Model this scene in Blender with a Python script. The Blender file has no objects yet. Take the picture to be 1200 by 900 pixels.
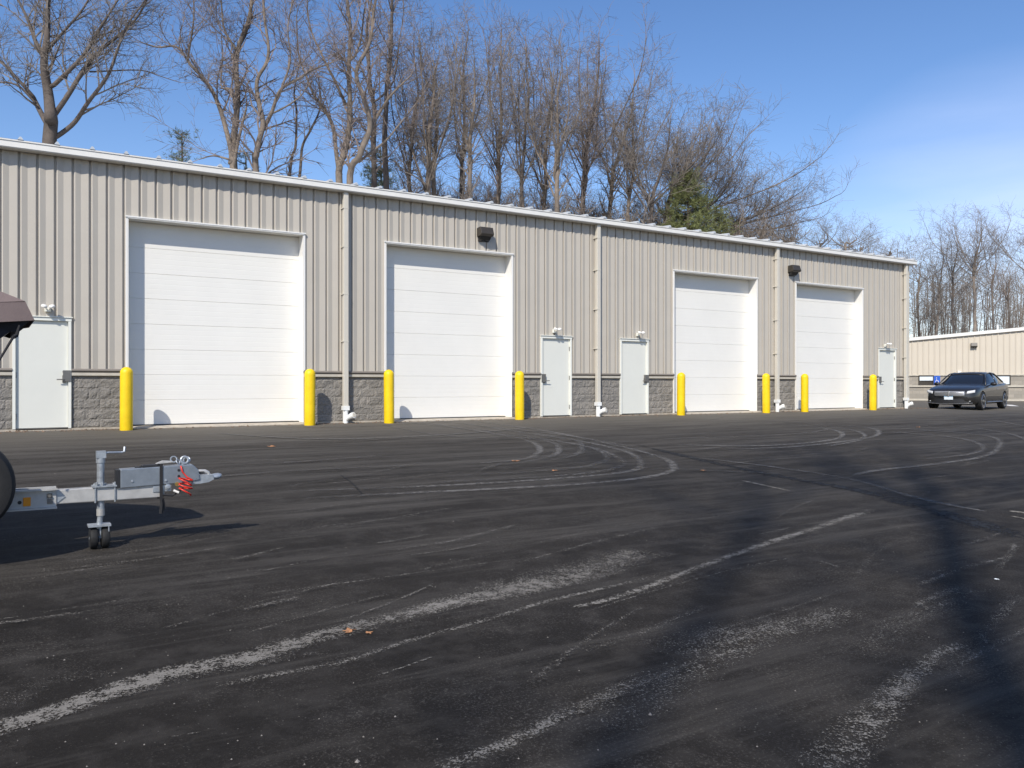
import bpy, bmesh, math, random
from mathutils import Vector, Matrix, noise
R = math.radians
PI = math.pi
random.seed(7)
sc = bpy.context.scene
COL = sc.collection

# ------------------------------------------------------------------ viewpoint numbers
TH = math.atan(960 / 1552.0)
CT, ST = math.cos(TH), math.sin(TH)
CAM = Vector((0.0, -18.39, 0.91))
SUN = Vector((1.05, 1.0, -1.29)).normalized()

def at_t(px, t, py=450):            # point seen at photo pixel, t metres ahead
    u = (px - 600) / 960.0
    return Vector((t * (CT * u + ST), CAM.y + t * (-ST * u + CT), CAM.z + (450 - py) / 960.0 * t))

def at_y(px, y, py=450):            # same on the vertical plane Y = y
    u = (px - 600) / 960.0
    return at_t(px, (y - CAM.y) / (CT - ST * u), py)

def sstep(a, b, x):
    t = max(0.0, min(1.0, (x - a) / (b - a)))
    return t * t * (3 - 2 * t)

def fx(px, y=0.0):
    return at_y(px, y).x
XE = fx(1064)

def lot_h(x, y):
    return 0.025 * max(-45.0, min(y, 0.0)) - 0.09 * sstep(XE, XE + 4, x)

def ground(px, py):                 # photo pixel -> point on the lot
    t = 5.0
    for _ in range(60):
        p = at_t(px, t)
        h = lot_h(p.x, p.y)
        t = t * .4 + .6 * 960 * (CAM.z - h) / (py - 450.0)
    p = at_t(px, t)
    return Vector((p.x, p.y, lot_h(p.x, p.y)))

# ------------------------------------------------------------------ helpers
class MB:
    def __init__(s):
        s.v = []; s.f = []; s.uv = None
    def poly(s, pts):
        n = len(s.v); s.v += [tuple(p) for p in pts]; s.f.append(tuple(range(n, n + len(pts)))); return s
    def box(s, x0, x1, y0, y1, z0, z1, M=None):
        c = [(x0,y0,z0),(x1,y0,z0),(x1,y1,z0),(x0,y1,z0),(x0,y0,z1),(x1,y0,z1),(x1,y1,z1),(x0,y1,z1)]
        if M: c = [tuple(M @ Vector(p)) for p in c]
        n = len(s.v); s.v += c
        s.f += [tuple(n + i for i in q) for q in ((0,3,2,1),(4,5,6,7),(0,1,5,4),(1,2,6,5),(2,3,7,6),(3,0,4,7))]
        return s
    def prism(s, prof, a0, a1, axis='x'):   # prof: list of 2-D points, extruded along an axis
        def mk(a, p):
            if axis == 'x': return (a, p[0], p[1])
            if axis == 'y': return (p[0], a, p[1])
            return (p[0], p[1], a)
        n = len(s.v); k = len(prof)
        s.v += [mk(a0, p) for p in prof] + [mk(a1, p) for p in prof]
        for i in range(k):
            j = (i + 1) % k
            s.f.append((n + i, n + j, n + k + j, n + k + i))
        s.f.append(tuple(n + i for i in reversed(range(k))))
        s.f.append(tuple(n + k + i for i in range(k)))
        return s
    def tube(s, pts, rads, n=8, caps=True):
        base = len(s.v); m = len(pts)
        pts = [Vector(p) for p in pts]
        if not hasattr(rads, '__len__'): rads = [rads] * m
        ref = None
        for i, p in enumerate(pts):
            d = (pts[min(i + 1, m - 1)] - pts[max(i - 1, 0)])
            if d.length < 1e-9: d = Vector((0, 0, 1))
            d.normalize()
            if ref is None:
                ref = d.orthogonal().normalized()
            a = ref - d * ref.dot(d)
            if a.length < 1e-4: a = d.orthogonal()
            a.normalize(); ref = a
            b = d.cross(a)
            r = rads[i]
            for k in range(n):
                ang = 2 * PI * k / n
                q = p + a * (math.cos(ang) * r) + b * (math.sin(ang) * r)
                s.v.append((q.x, q.y, q.z))
        for i in range(m - 1):
            for k in range(n):
                k2 = (k + 1) % n
                s.f.append((base + i*n + k, base + i*n + k2, base + (i+1)*n + k2, base + (i+1)*n + k))
        if caps:
            s.f.append(tuple(base + k for k in reversed(range(n))))
            s.f.append(tuple(base + (m-1)*n + k for k in range(n)))
        return s
    def lathe(s, prof, c=(0,0,0), n=24, M=None):  # prof: (r,z) list revolved about z
        base = len(s.v); m = len(prof)
        for (r, z) in prof:
            for k in range(n):
                a = 2*PI*k/n
                p = Vector((r*math.cos(a), r*math.sin(a), z))
                if M: p = M @ p
                p = p + Vector(c)
                s.v.append(tuple(p))
        for i in range(m-1):
            for k in range(n):
                k2 = (k+1) % n
                s.f.append((base+i*n+k, base+i*n+k2, base+(i+1)*n+k2, base+(i+1)*n+k))
        s.f.append(tuple(base+k for k in reversed(range(n))))
        s.f.append(tuple(base+(m-1)*n+k for k in range(n)))
        return s
    def build(s, name, mat, parent=None, smooth=False, bevel=0, loc=None):
        me = bpy.data.meshes.new(name)
        me.from_pydata(s.v, [], s.f)
        if s.uv:
            l = me.uv_layers.new(name='UVMap')
            l.data.foreach_set('uv', [c for w in s.uv for c in w])
        me.update()
        o = bpy.data.objects.new(name, me)
        COL.objects.link(o)
        if mat: me.materials.append(mat)
        if smooth:
            me.polygons.foreach_set('use_smooth', [True] * len(me.polygons))
            if smooth == 'auto':
                me.set_sharp_from_angle(angle=R(40))
        if bevel:
            b = o.modifiers.new('bevel', 'BEVEL'); b.width = bevel; b.segments = 2; b.limit_method = 'ANGLE'
        if parent: o.parent = parent
        if loc is not None: o.location = loc
        return o

def empty(name, loc=(0,0,0), rz=0.0):
    o = bpy.data.objects.new(name, None); COL.objects.link(o)
    o.location = loc; o.rotation_euler = (0, 0, rz); o.empty_display_size = .3
    return o
def tag(o, label=None, cat=None, group=None, kind=None):
    if label: o['label'] = label
    if cat: o['category'] = cat
    if group: o['group'] = group
    if kind: o['kind'] = kind
    return o
KIDS = {}
def copy_tree(o, parent=None):
    c = o.copy(); COL.objects.link(c)
    if parent: c.parent = parent
    for ch in list(bpy.data.objects):
        if ch.parent == o: copy_tree(ch, c)
    return c
def offs(o, dx, dy, dz):            # a part built in world numbers brought into its thing's frame
    o.data.transform(Matrix.Translation((-dx, -dy, -dz)))
def localise(root):
    inv = root.matrix_basis.inverted()
    for ch in list(bpy.data.objects):
        q = ch; up = False
        while q.parent:
            q = q.parent
            if q == root: up = True
        if up and ch.type == 'MESH' and not ch.get('_l'):
            ch.data.transform(inv); ch['_l'] = 1
def clean():
    for o in bpy.data.objects:
        if '_l' in o: del o['_l']

# ------------------------------------------------------------------ materials
def mat(name, col, rough=.6, metal=0.0, var=.0, scale=8, bump=0.0, bscale=60, spec=.5, coat=0.0, dirt=None):
    m = bpy.data.materials.new(name); m.use_nodes = True
    nt = m.node_tree; b = nt.nodes['Principled BSDF']
    b.inputs['Roughness'].default_value = rough
    b.inputs['Metallic'].default_value = metal
    b.inputs['Specular IOR Level'].default_value = spec
    b.inputs['Coat Weight'].default_value = coat
    if coat: b.inputs['Coat Roughness'].default_value = .05
    c = (*col, 1)
    b.inputs['Base Color'].default_value = c
    tc = nt.nodes.new('ShaderNodeTexCoord')
    if var > 0:
        n = nt.nodes.new('ShaderNodeTexNoise'); n.inputs['Scale'].default_value = scale
        n.inputs['Detail'].default_value = 6; n.inputs['Roughness'].default_value = .65
        nt.links.new(tc.outputs['Object'], n.inputs['Vector'])
        r = nt.nodes.new('ShaderNodeMapRange')
        r.inputs['From Min'].default_value = .3; r.inputs['From Max'].default_value = .7
        r.inputs['To Min'].default_value = 1 - var; r.inputs['To Max'].default_value = 1 + var
        nt.links.new(n.outputs['Fac'], r.inputs['Value'])
        x = nt.nodes.new('ShaderNodeMix'); x.data_type = 'RGBA'; x.blend_type = 'MULTIPLY'
        x.inputs['Factor'].default_value = 1; x.inputs[6].default_value = c
        nt.links.new(r.outputs['Result'], x.inputs[7])
        nt.links.new(x.outputs[2], b.inputs['Base Color'])
    if bump > 0:
        n = nt.nodes.new('ShaderNodeTexNoise'); n.inputs['Scale'].default_value = bscale; n.inputs['Detail'].default_value = 4
        nt.links.new(tc.outputs['Object'], n.inputs['Vector'])
        bp = nt.nodes.new('ShaderNodeBump'); bp.inputs['Strength'].default_value = bump; bp.inputs['Distance'].default_value = .01
        nt.links.new(n.outputs['Fac'], bp.inputs['Height']); nt.links.new(bp.outputs['Normal'], b.inputs['Normal'])
    return m

M = {}
M['siding'] = mat('siding_paint', (.475, .435, .372), .42, var=.035, scale=1.3)
M['siding2'] = mat('cream_siding_paint', (.58, .52, .425), .45, var=.03, scale=1.0)
M['trim'] = mat('beige_trim', (.60, .56, .48), .45, var=.03)
M['white'] = mat('white_paint', (.82, .80, .75), .38, var=.02, scale=2)
M['doorw'] = mat('white_door_steel', (.80, .78, .725), .42, var=.025, scale=1.1, bump=.04, bscale=90)
M['persond'] = mat('pale_grey_green_door', (.70, .70, .635), .4, var=.02, scale=2)
M['frame'] = mat('off_white_frame', (.76, .76, .69), .4, var=.02)
M['fascia'] = mat('white_fascia', (.78, .76, .71), .35, var=.04, scale=3)
M['roofm'] = mat('pale_roof_steel', (.62, .63, .62), .35, metal=.3, var=.04)
M['concrete'] = mat('concrete', (.42, .37, .30), .9, var=.25, scale=6, bump=.5, bscale=40)
M['cap'] = mat('cast_sill', (.50, .46, .385), .85, var=.1, scale=5, bump=.2)
M['flash'] = mat('brown_flashing', (.20, .175, .15), .45, var=.05)
M['yellow'] = mat('yellow_sleeve', (.84, .565, .003), .48, var=.09, scale=5, bump=.08, bscale=25)
M['pvc'] = mat('white_pvc', (.80, .80, .77), .35, var=.03)
M['bronze'] = mat('dark_bronze', (.045, .038, .03), .45, var=.1)
M['glass'] = mat('dark_glass', (.02, .022, .025), .08, spec=.6)
M['lens'] = mat('lamp_lens', (.60, .61, .62), .25)
M['steel'] = mat('brushed_steel', (.20, .19, .175), .4, metal=.5, var=.1)
M['galv'] = mat('galvanised_steel', (.40, .43, .46), .40, metal=.5, var=.28, scale=22)
M['alu'] = mat('aluminium_beam', (.47, .46, .44), .45, metal=.3, var=.16, scale=9)
M['boxsteel'] = mat('grey_zinc_steel', (.235, .265, .30), .38, metal=.4, var=.14, scale=10)
M['rubber'] = mat('black_rubber', (.010, .010, .0105), .75, var=.2, scale=12, bump=.15)
M['blackp'] = mat('black_plastic', (.02, .02, .022), .5)
M['red'] = mat('red_cable', (.62, .035, .02), .38)
M['orange'] = mat('orange_reflector', (.85, .30, .01), .3)
M['cloth'] = mat('brown_canvas', (.20, .150, .138), .85, var=.1, scale=6, bump=.25, bscale=150)
M['clothdark'] = mat('black_strap_and_shade', (.018, .018, .02), .9)  # black straps, and the painted shade under the boat cover
M['hull'] = mat('dark_hull', (.03, .035, .05), .25, coat=.3)
M['carpaint'] = mat('dark_grey_car_paint', (.024, .0225, .0215), .38, metal=.25, coat=.6)
M['carglass'] = mat('tinted_car_glass', (.012, .014, .018), .05, spec=.8)
M['chrome'] = mat('chrome', (.65, .65, .66), .22, metal=.9)
M['plate'] = mat('plate_white', (.7, .76, .8), .4)
M['plateblue'] = mat('plate_blue', (.06, .24, .42), .4)
M['blue'] = mat('blue_sign', (.02, .10, .50), .4)
M['leaf'] = mat('dry_leaf', (.42, .20, .09), .8, var=.3, scale=30)
M['paper'] = mat('white_scrap', (.8, .8, .8), .8)
M['bark'] = mat('grey_bark', (.185, .150, .120), .9, var=.35, scale=3, bump=.6, bscale=18)
M['barkd'] = mat('dark_bark', (.105, .085, .072), .9, var=.35, scale=3, bump=.6, bscale=18)
M['twig'] = mat('brown_twigs', (.172, .148, .128), .9, var=.3, scale=.8)
M['twigr'] = mat('reddish_twigs', (.190, .152, .132), .9, var=.3, scale=.8)
M['twigb'] = mat('tan_brush_twigs', (.195, .160, .128), .9, var=.3, scale=.6)
M['needle'] = mat('pine_needles', (.17, .185, .065), .7, var=.45, scale=1.2)
M['needleb'] = mat('blue_pine_needles', (.17, .21, .14), .7, var=.4, scale=1.2)
M['vine'] = mat('ivy_leaves', (.11, .13, .045), .7, var=.4, scale=2)
M['seam'] = mat('black_seam', (.01, .01, .01), .8)

def node_setup(name):
    m = bpy.data.materials.new(name); m.use_nodes = True
    nt = m.node_tree
    return m, nt, nt.nodes['Principled BSDF'], (lambda t: nt.nodes.new(t)), (lambda a, b: nt.links.new(a, b))

def math_node(nt, op, a, b=None, clamp=False):
    n = nt.nodes.new('ShaderNodeMath'); n.operation = op; n.use_clamp = clamp
    for i, q in enumerate((a, b)):
        if q is None: continue
        if isinstance(q, (int, float)): n.inputs[i].default_value = q
        else: nt.links.new(q, n.inputs[i])
    return n.outputs[0]
def noise_node(nt, vec, scale, detail=4, rough=.6):
    n = nt.nodes.new('ShaderNodeTexNoise'); n.inputs['Scale'].default_value = scale
    n.inputs['Detail'].default_value = detail; n.inputs['Roughness'].default_value = rough
    nt.links.new(vec, n.inputs['Vector']); return n.outputs['Fac']
def ramp_node(nt, val, a, b, c=0.0, d=1.0):
    r = nt.nodes.new('ShaderNodeMapRange'); r.inputs['From Min'].default_value = a; r.inputs['From Max'].default_value = b
    r.inputs['To Min'].default_value = c; r.inputs['To Max'].default_value = d
    nt.links.new(val, r.inputs['Value']); return r.outputs['Result']
def mix_node(nt, f, a, b):
    x = nt.nodes.new('ShaderNodeMix'); x.data_type = 'RGBA'
    if isinstance(f, (int, float)): x.inputs['Factor'].default_value = f
    else: nt.links.new(f, x.inputs['Factor'])
    for i, q in ((6, a), (7, b)):
        if isinstance(q, tuple): x.inputs[i].default_value = (*q, 1)
        else: nt.links.new(q, x.inputs[i])
    return x.outputs[2]

def asphalt_mat():
    m, nt, b, N, L = node_setup('sealed_asphalt')
    tc = N('ShaderNodeTexCoord'); V = tc.outputs['Object']
    mp = N('ShaderNodeMapping'); L(V, mp.inputs['Vector']); mp.inputs['Rotation'].default_value = (0, 0, R(-20)); mp.inputs['Scale'].default_value = (.22, 2.2, 1)
    big = noise_node(nt, V, .55, 5, .55)
    streak = noise_node(nt, mp.outputs[0], 1.6, 7, .7)
    mid = noise_node(nt, V, 5, 6, .65)
    fine = noise_node(nt, V, 85, 4, .8)
    grit = noise_node(nt, V, 520, 2, .6)
    col = mix_node(nt, ramp_node(nt, big, .3, .7), (.0155, .0133, .0112), (.031, .0268, .0228))
    col = mix_node(nt, ramp_node(nt, streak, .50, .68, 0, .8), col, (.084, .076, .066))
    col = mix_node(nt, ramp_node(nt, mid, .46, .66, 0, .75), col, (.050, .0445, .039))
    wear = ramp_node(nt, noise_node(nt, V, 1.1, 6, .7), .38, .66, .12, 1)
    col = mix_node(nt, math_node(nt, 'MULTIPLY', ramp_node(nt, fine, .54, .61, 0, 1), wear), col, (.120, .108, .094))
    # worn-through aggregate: isolated pale stones where the sealer is thin
    vo = N('ShaderNodeTexVoronoi'); vo.inputs['Scale'].default_value = 85; L(V, vo.inputs['Vector'])
    sp = N('ShaderNodeSeparateColor'); L(vo.outputs['Color'], sp.inputs['Color'])
    rare = ramp_node(nt, sp.outputs['Red'], .93, .95)
    near = ramp_node(nt, vo.outputs['Distance'], .38, .22)
    patch = ramp_node(nt, noise_node(nt, V, 1.7, 5, .7), .45, .62)
    st = math_node(nt, 'MULTIPLY', math_node(nt, 'MULTIPLY', rare, near), patch)
    col = mix_node(nt, math_node(nt, 'MULTIPLY', st, .6), col, (.19, .175, .155))
    # paler streaks growing towards the building, then dust blown against its foot
    sx = N('ShaderNodeSeparateXYZ'); L(V, sx.inputs[0])
    dn = math_node(nt, 'ADD', sx.outputs['Y'], math_node(nt, 'MULTIPLY', noise_node(nt, mp.outputs[0], 2.2, 6, .7), 2.6))
    d2 = ramp_node(nt, sx.outputs['Y'], -14.5, -3, 0, .9)
    col = mix_node(nt, math_node(nt, 'MULTIPLY', d2, ramp_node(nt, streak, .38, .60, .12, 1)), col, (.088, .080, .070))
    dust = ramp_node(nt, dn, -3.6, 1.6, 0, .85)
    col = mix_node(nt, dust, col, (.150, .136, .114))
    L(col, b.inputs['Base Color'])
    rr = ramp_node(nt, big, .3, .7, .72, .92); L(rr, b.inputs['Roughness'])
    b.inputs['Specular IOR Level'].default_value = .12
    h = math_node(nt, 'ADD', math_node(nt, 'MULTIPLY', fine, .6), math_node(nt, 'MULTIPLY', grit, .35))
    bp = N('ShaderNodeBump'); bp.inputs['Strength'].default_value = .9; bp.inputs['Distance'].default_value = .010
    L(h, bp.inputs['Height']); L(bp.outputs['Normal'], b.inputs['Normal'])
    return m

def scuff_mat(name, col, thr, hard, gscale=80, low=.9, soft=.2):
    m, nt, b, N, L = node_setup(name)
    tc = N('ShaderNodeTexCoord'); V = tc.outputs['Object']
    uv = N('ShaderNodeUVMap'); uv.uv_map = 'UVMap'
    sp = N('ShaderNodeSeparateXYZ'); L(uv.outputs[0], sp.inputs[0])
    # U: strength of this mark, V: 0..1 across it
    v = sp.outputs['Y']
    prof = math_node(nt, 'SUBTRACT', 1.0, math_node(nt, 'POWER', math_node(nt, 'ABSOLUTE', math_node(nt, 'SUBTRACT', math_node(nt, 'MULTIPLY', v, 2.0), 1.0)), 1.6), True)
    n1 = noise_node(nt, V, gscale, 4, .8)
    n2 = noise_node(nt, V, low, 5, .7)
    n3 = noise_node(nt, V, 14, 5, .75)
    a = math_node(nt, 'MULTIPLY', prof, sp.outputs['X'])
    a = math_node(nt, 'MULTIPLY', a, ramp_node(nt, n3, .34, .66, .15, 1.35))
    a = math_node(nt, 'MULTIPLY', a, ramp_node(nt, n2, .3, .65, .35, 1.2))
    a = math_node(nt, 'ADD', a, math_node(nt, 'MULTIPLY', math_node(nt, 'SUBTRACT', n1, .5), hard))
    a = ramp_node(nt, a, thr, thr + soft, 0, 1)
    a = math_node(nt, 'MULTIPLY', a, math_node(nt, 'GREATER_THAN', prof, .001), True)
    a = math_node(nt, 'MULTIPLY', a, math_node(nt, 'MULTIPLY', prof, 4.0, True), True)
    c = mix_node(nt, noise_node(nt, V, 90, 3), tuple(q * .55 for q in col), tuple(min(1, q * 1.45) for q in col))
    L(c, b.inputs['Base Color']); b.inputs['Roughness'].default_value = .9
    L(a, b.inputs['Alpha'])
    return m

def block_mat(name, c0, c1, mortar, sx=.4, sz=.2):
    m, nt, b, N, L = node_setup(name)
    tc = N('ShaderNodeTexCoord'); V = tc.outputs['Object']
    sp = N('ShaderNodeSeparateXYZ'); L(V, sp.inputs[0])
    cb = N('ShaderNodeCombineXYZ'); L(sp.outputs['X'], cb.inputs['X']); L(sp.outputs['Z'], cb.inputs['Y'])
    br = N('ShaderNodeTexBrick'); L(cb.outputs[0], br.inputs['Vector'])
    br.inputs['Scale'].default_value = 1; br.inputs['Brick Width'].default_value = sx; br.inputs['Row Height'].default_value = sz
    br.inputs['Mortar Size'].default_value = .006; br.inputs['Mortar Smooth'].default_value = .3
    br.inputs['Color1'].default_value = (.86, .86, .86, 1); br.inputs['Color2'].default_value = (1.12, 1.1, 1.08, 1); br.inputs['Mortar'].default_value = (mortar, mortar, mortar, 1)
    n = noise_node(nt, V, 42, 8, .8); n2 = noise_node(nt, V, 110, 3, .7)
    col = mix_node(nt, ramp_node(nt, n, .35, .65), c0, c1)
    col = mix_node(nt, ramp_node(nt, n2, .5, .75, 0, .6), col, (.42, .39, .35))
    x = N('ShaderNodeMix'); x.data_type = 'RGBA'; x.blend_type = 'MULTIPLY'; x.inputs['Factor'].default_value = 1
    L(col, x.inputs[6]); L(br.outputs['Color'], x.inputs[7]); L(x.outputs[2], b.inputs['Base Color'])
    b.inputs['Roughness'].default_value = .95; b.inputs['Specular IOR Level'].default_value = .2
    bp = N('ShaderNodeBump'); bp.inputs['Strength'].default_value = .8; bp.inputs['Distance'].default_value = .015
    L(n, bp.inputs['Height']); L(bp.outputs['Normal'], b.inputs['Normal'])
    return m

def ground_mat():
    m, nt, b, N, L = node_setup('leaf_litter_ground')
    tc = N('ShaderNodeTexCoord'); V = tc.outputs['Object']
    a = noise_node(nt, V, .4, 6, .7); f = noise_node(nt, V, 12, 5, .8)
    c = mix_node(nt, ramp_node(nt, a, .35, .65), (.12, .085, .05), (.07, .075, .03))
    c = mix_node(nt, ramp_node(nt, f, .4, .7, 0, .6), c, (.20, .14, .085))
    L(c, b.inputs['Base Color']); b.inputs['Roughness'].default_value = .95
    return m

M['asphalt'] = asphalt_mat()
M['scuff'] = scuff_mat('chalky_scrape', (.20, .182, .155), .52, 4.6)
M['tyre'] = scuff_mat('dusty_tyre_arc', (.125, .115, .102), .16, .8, 60, .5, .5)
M['paint'] = scuff_mat('worn_line_paint', (.26, .23, .185), .34, 2.4)
M['darkseam'] = scuff_mat('dark_sealer_seam', (.006, .006, .007), .18, .5, 60, .9, .42)
M['block'] = block_mat('split_face_block', (.125, .118, .108), (.33, .31, .28), .88)
M['block2'] = block_mat('smooth_tan_block', (.30, .275, .235), (.37, .34, .29), .7)
M['ground'] = ground_mat()

# ------------------------------------------------------------------ ground, lot
def hill(x, y):
    a = 5.0 * sstep(16, 38, y) * (1 - sstep(XE + 2, XE + 22, x))
    b = 1.5 * sstep(70, 110, y)
    return a + b
def terrain(x, y):
    return lot_h(x, y) - .05 + hill(x, y)
def sheet(name, xs, ys, fn, material, dz=0.0):
    mb = MB()
    for y in ys:
        for x in xs: mb.v.append((x, y, fn(x, y) + dz))
    w = len(xs)
    for j in range(len(ys) - 1):
        for i in range(w - 1):
            mb.f.append((j*w+i, j*w+i+1, (j+1)*w+i+1, (j+1)*w+i))
    return mb.build(name, material, smooth=True)
xg = [-900, -400, -200, -120, -80, -50, -30, -20, -10, 0, 10, 20, XE, XE + .5, XE + 1, XE + 1.5, XE + 2, XE + 2.5, XE + 3, XE + 3.5, XE + 4, 40, 45, 50, 55, 60, 66, 72, 80, 100, 140, 220, 400, 900]
yg = [-900, -400, -200, -120, -80, -45, -30, -15, 0, 4, 8, 12, 16, 18, 20, 22, 24, 26, 28, 30, 32, 34, 36, 38, 45, 60, 70, 80, 90, 100, 110, 150, 220, 400, 900]
g = sheet('ground', xg, yg, terrain, M['ground']); tag(g, kind='structure')
xa = [x for x in xg if -50 <= x <= 80]; ya = [-45, -30, -15, 0]
lot = sheet('asphalt_lot', xa, ya, lambda x, y: lot_h(x, y), M['asphalt']); tag(lot, kind='structure')
ya2 = [0, 4, 8, 12, 16, 18, 20, 22, 24, 26, 28, 30, 32, 34, 36]
xa2 = [x for x in xg if XE <= x <= 80]
lot2 = sheet('asphalt_drive', xa2, ya2, lambda x, y: lot_h(x, y), M['asphalt']); tag(lot2, kind='structure')

# marks on the lot: scrapes, tyre arcs, worn paint
def catmull(P, n=6):
    out = []
    for i in range(len(P) - 1):
        p0 = P[max(i-1, 0)]; p1 = P[i]; p2 = P[i+1]; p3 = P[min(i+2, len(P)-1)]
        for k in range(n):
            t = k / n
            out.append(.5 * ((2*p1) + (p2-p0)*t + (2*p0-5*p1+4*p2-p3)*t*t + (3*p1-p0-3*p2+p3)*t*t*t))
    out.append(P[-1].copy())
    return out
class Ribbons:
    def __init__(s): s.mb = MB(); s.mb.uv = []; s.k = 0
    def add(s, pts, w0, w1, strength, world=False, wob=.0):
        P = catmull([p if world else ground(*p) for p in pts])
        n = len(P); z = .004 + .00035 * s.k; s.k += 1
        base = len(s.mb.v); ss = []
        for i, p in enumerate(P):
            d = (P[min(i+1, n-1)] - P[max(i-1, 0)]); d.z = 0
            if d.length < 1e-6: d = Vector((1,0,0))
            d.normalize()
            q = Vector((-d.y, d.x, 0)); f = i / (n - 1)
            w = (w0 + (w1 - w0) * f) * (1 + wob * noise.noise(p * 1.3))
            for sg in (-1, 1):
                e = p + q * (w * .5 * sg)
                s.mb.v.append((e.x, e.y, lot_h(e.x, e.y) + z))
            ss.append(strength * min(1, 8 * f + .15, 8 * (1 - f) + .15))
        for i in range(n - 1):
            a = base + 2*i
            s.mb.f.append((a, a+2, a+3, a+1))
            s.mb.uv += [(ss[i], 0), (ss[i+1], 0), (ss[i+1], 1), (ss[i], 1)]
    def build(s, name, m): return s.mb.build(name, m, lot)
rb = Ribbons()
rb.add([(-60,872),(0,853),(60,836),(120,815),(200,790),(300,770),(340,757),(400,738),(470,722),(530,706),(600,692),(650,682),(700,671),(745,655)], .17, .30, 1.15, wob=.5)
rb.add([(300,768),(350,752),(400,742),(450,728)], .26, .16, .75)
rb.add([(560,700),(620,684),(680,668),(725,655),(760,645)], .50, .45, .66)
rb.add([(700,660),(740,648),(790,652)], .3, .2, .4)
rb.add([(660,713),(700,707),(760,688),(820,665),(900,637),(960,618),(1024,597)], .06, .15, 1.15)
rb.add([(250,805),(330,790),(400,777),(480,752),(560,730),(640,706),(700,692),(800,668)], .08, .06, .85)
rb.add([(680,720),(760,695),(860,668),(940,652)], .03, .03, .6)
rb.add([(430,797),(470,784),(510,770)], .016, .02, .95)
rb.add([(500,908),(560,886),(600,870),(640,850),(700,822),(772,786)], .15, .12, 1.0, wob=.5)
rb.add([(960,908),(1000,868),(1030,835),(1060,802),(1100,770),(1125,755)], .22, .14, .85, wob=.5)
rb.add([(780,770),(850,745),(930,735),(1000,715)], .45, .3, .62)
rb.add([(700,850),(770,812),(830,775),(900,742)], .35, .3, .55)
rb.add([(1000,770),(1080,720),(1150,690)], .25, .2, .3)
rb.add([(200,866),(236,860)], .012, .012, .8)
rb.add([(0,830),(60,800),(140,790)], .2, .1, .2)
rb.add([(40,672),(110,664),(180,655)], .04, .03, .6)
rb.add([(300,608),(420,590),(520,584),(640,570)], .06, .04, .5)
rb.add([(320,632),(380,618),(430,612),(500,604)], .035, .05, .42)
rb.add([(480,652),(530,645),(575,636)], .03, .05, .6)
rb.add([(620,640),(700,622),(760,612)], .05, .05, .28)
rb.add([(955,657),(985,667)], .04, .04, .8)
rb.add([(1105,700),(1130,690)], .1, .05, .2)
rr_ = random.Random(3)
for i in range(80):
    px = rr_.uniform(-50, 1230); py = 497 + 300 * rr_.random() ** 1.6
    L_ = rr_.uniform(.3, 1.8) * (1 if py > 540 else 2.0); g0 = ground(px, py)
    a = R(rr_.gauss(14, 8))
    d = Vector((math.cos(a), math.sin(a), 0)) * L_
    c_ = Vector((-d.y, d.x, 0)) * rr_.uniform(-.03, .03)
    rb.add([g0 - d*.5, g0 + c_, g0 + d*.5], rr_.uniform(.015, .09), rr_.uniform(.02, .1), rr_.uniform(.3, .58), world=True)
rb.build('scrape_mark', M['scuff'])
rt = Ribbons()
arcs = [
 [(520,491),(620,502),(700,517),(765,533),(789,545),(775,556),(700,566),(560,574),(350,584)],
 [(505,491),(600,505),(680,517),(735,530),(750,543),(735,553),(640,562),(500,570),(330,576)],
 [(520,497),(620,512),(690,524),(722,535),(730,545),(700,553),(620,560),(460,567)],
 [(560,503),(640,515),(690,524),(712,536),(690,546),(620,553),(480,560)],
 [(480,493),(560,505),(610,514),(632,524),(625,535),(590,541),(540,544)],
 [(560,505),(640,517),(655,527),(640,537),(580,546)],
 [(600,505),(670,515),(682,526),(670,535),(620,542)],
 [(410,492),(520,500),(590,511),(640,516)],
 [(440,497),(500,508),(560,513),(660,514),(760,520)],
 [(460,490),(560,499),(660,510),(760,527)],
 [(830,494),(930,498),(980,505),(984,513),(950,519),(880,523),(780,521)],
 [(860,491),(960,497),(1020,502),(1028,510),(1000,516),(930,524),(840,527)],
 [(900,494),(960,498),(1005,506),(1010,515),(960,525)],
 [(760,515),(860,512),(940,508),(970,502),(940,496)],
 [(980,500),(1080,504),(1160,512),(1171,524),(1150,536),(1090,545),(1020,553),(990,562)],
 [(1020,505),(1110,512),(1150,522),(1140,532),(1070,540)],
 [(1100,497),(1180,508),(1230,530)],
 [(800,535),(900,547),(1000,563),(1070,583),(1150,600)],
 [(1060,487),(1140,490),(1230,505)],
 [(300,500),(420,500),(560,492)],
 [(250,508),(380,515),(520,510),(640,500)],
]
for k, a in enumerate(arcs):
    rt.add(a, .19, .19, 1.35*[.75, .7, .55, .5, .6, .5, .45, .5, .5, .55][k % 10])
for i in range(26):
    px = rr_.uniform(100, 1200); py = rr_.uniform(492, 560); g0 = ground(px, py); L_ = rr_.uniform(2, 7); a = R(rr_.gauss(5, 20))
    d = Vector((math.cos(a), math.sin(a), 0)) * L_; c_ = Vector((-d.y, d.x, 0)) * rr_.uniform(-.12, .12)
    rt.add([g0 - d*.5, g0 + c_, g0 + d*.5], .2, .2, rr_.uniform(.25, .45), world=True)
for i in range(0):
    px = rr_.uniform(0, 1200); py = rr_.uniform(600, 880); g0 = ground(px, py); L_ = rr_.uniform(1, 3); a = R(rr_.gauss(25, 30))
    d = Vector((math.cos(a), math.sin(a), 0)) * L_
    rt.add([g0 - d*.5, g0 + Vector((-d.y, d.x, 0)) * .08, g0 + d*.5], .25, .4, rr_.uniform(.2, .38), world=True)
rt.build('tyre_mark', M['tyre'])
rp = Ribbons()
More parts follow.
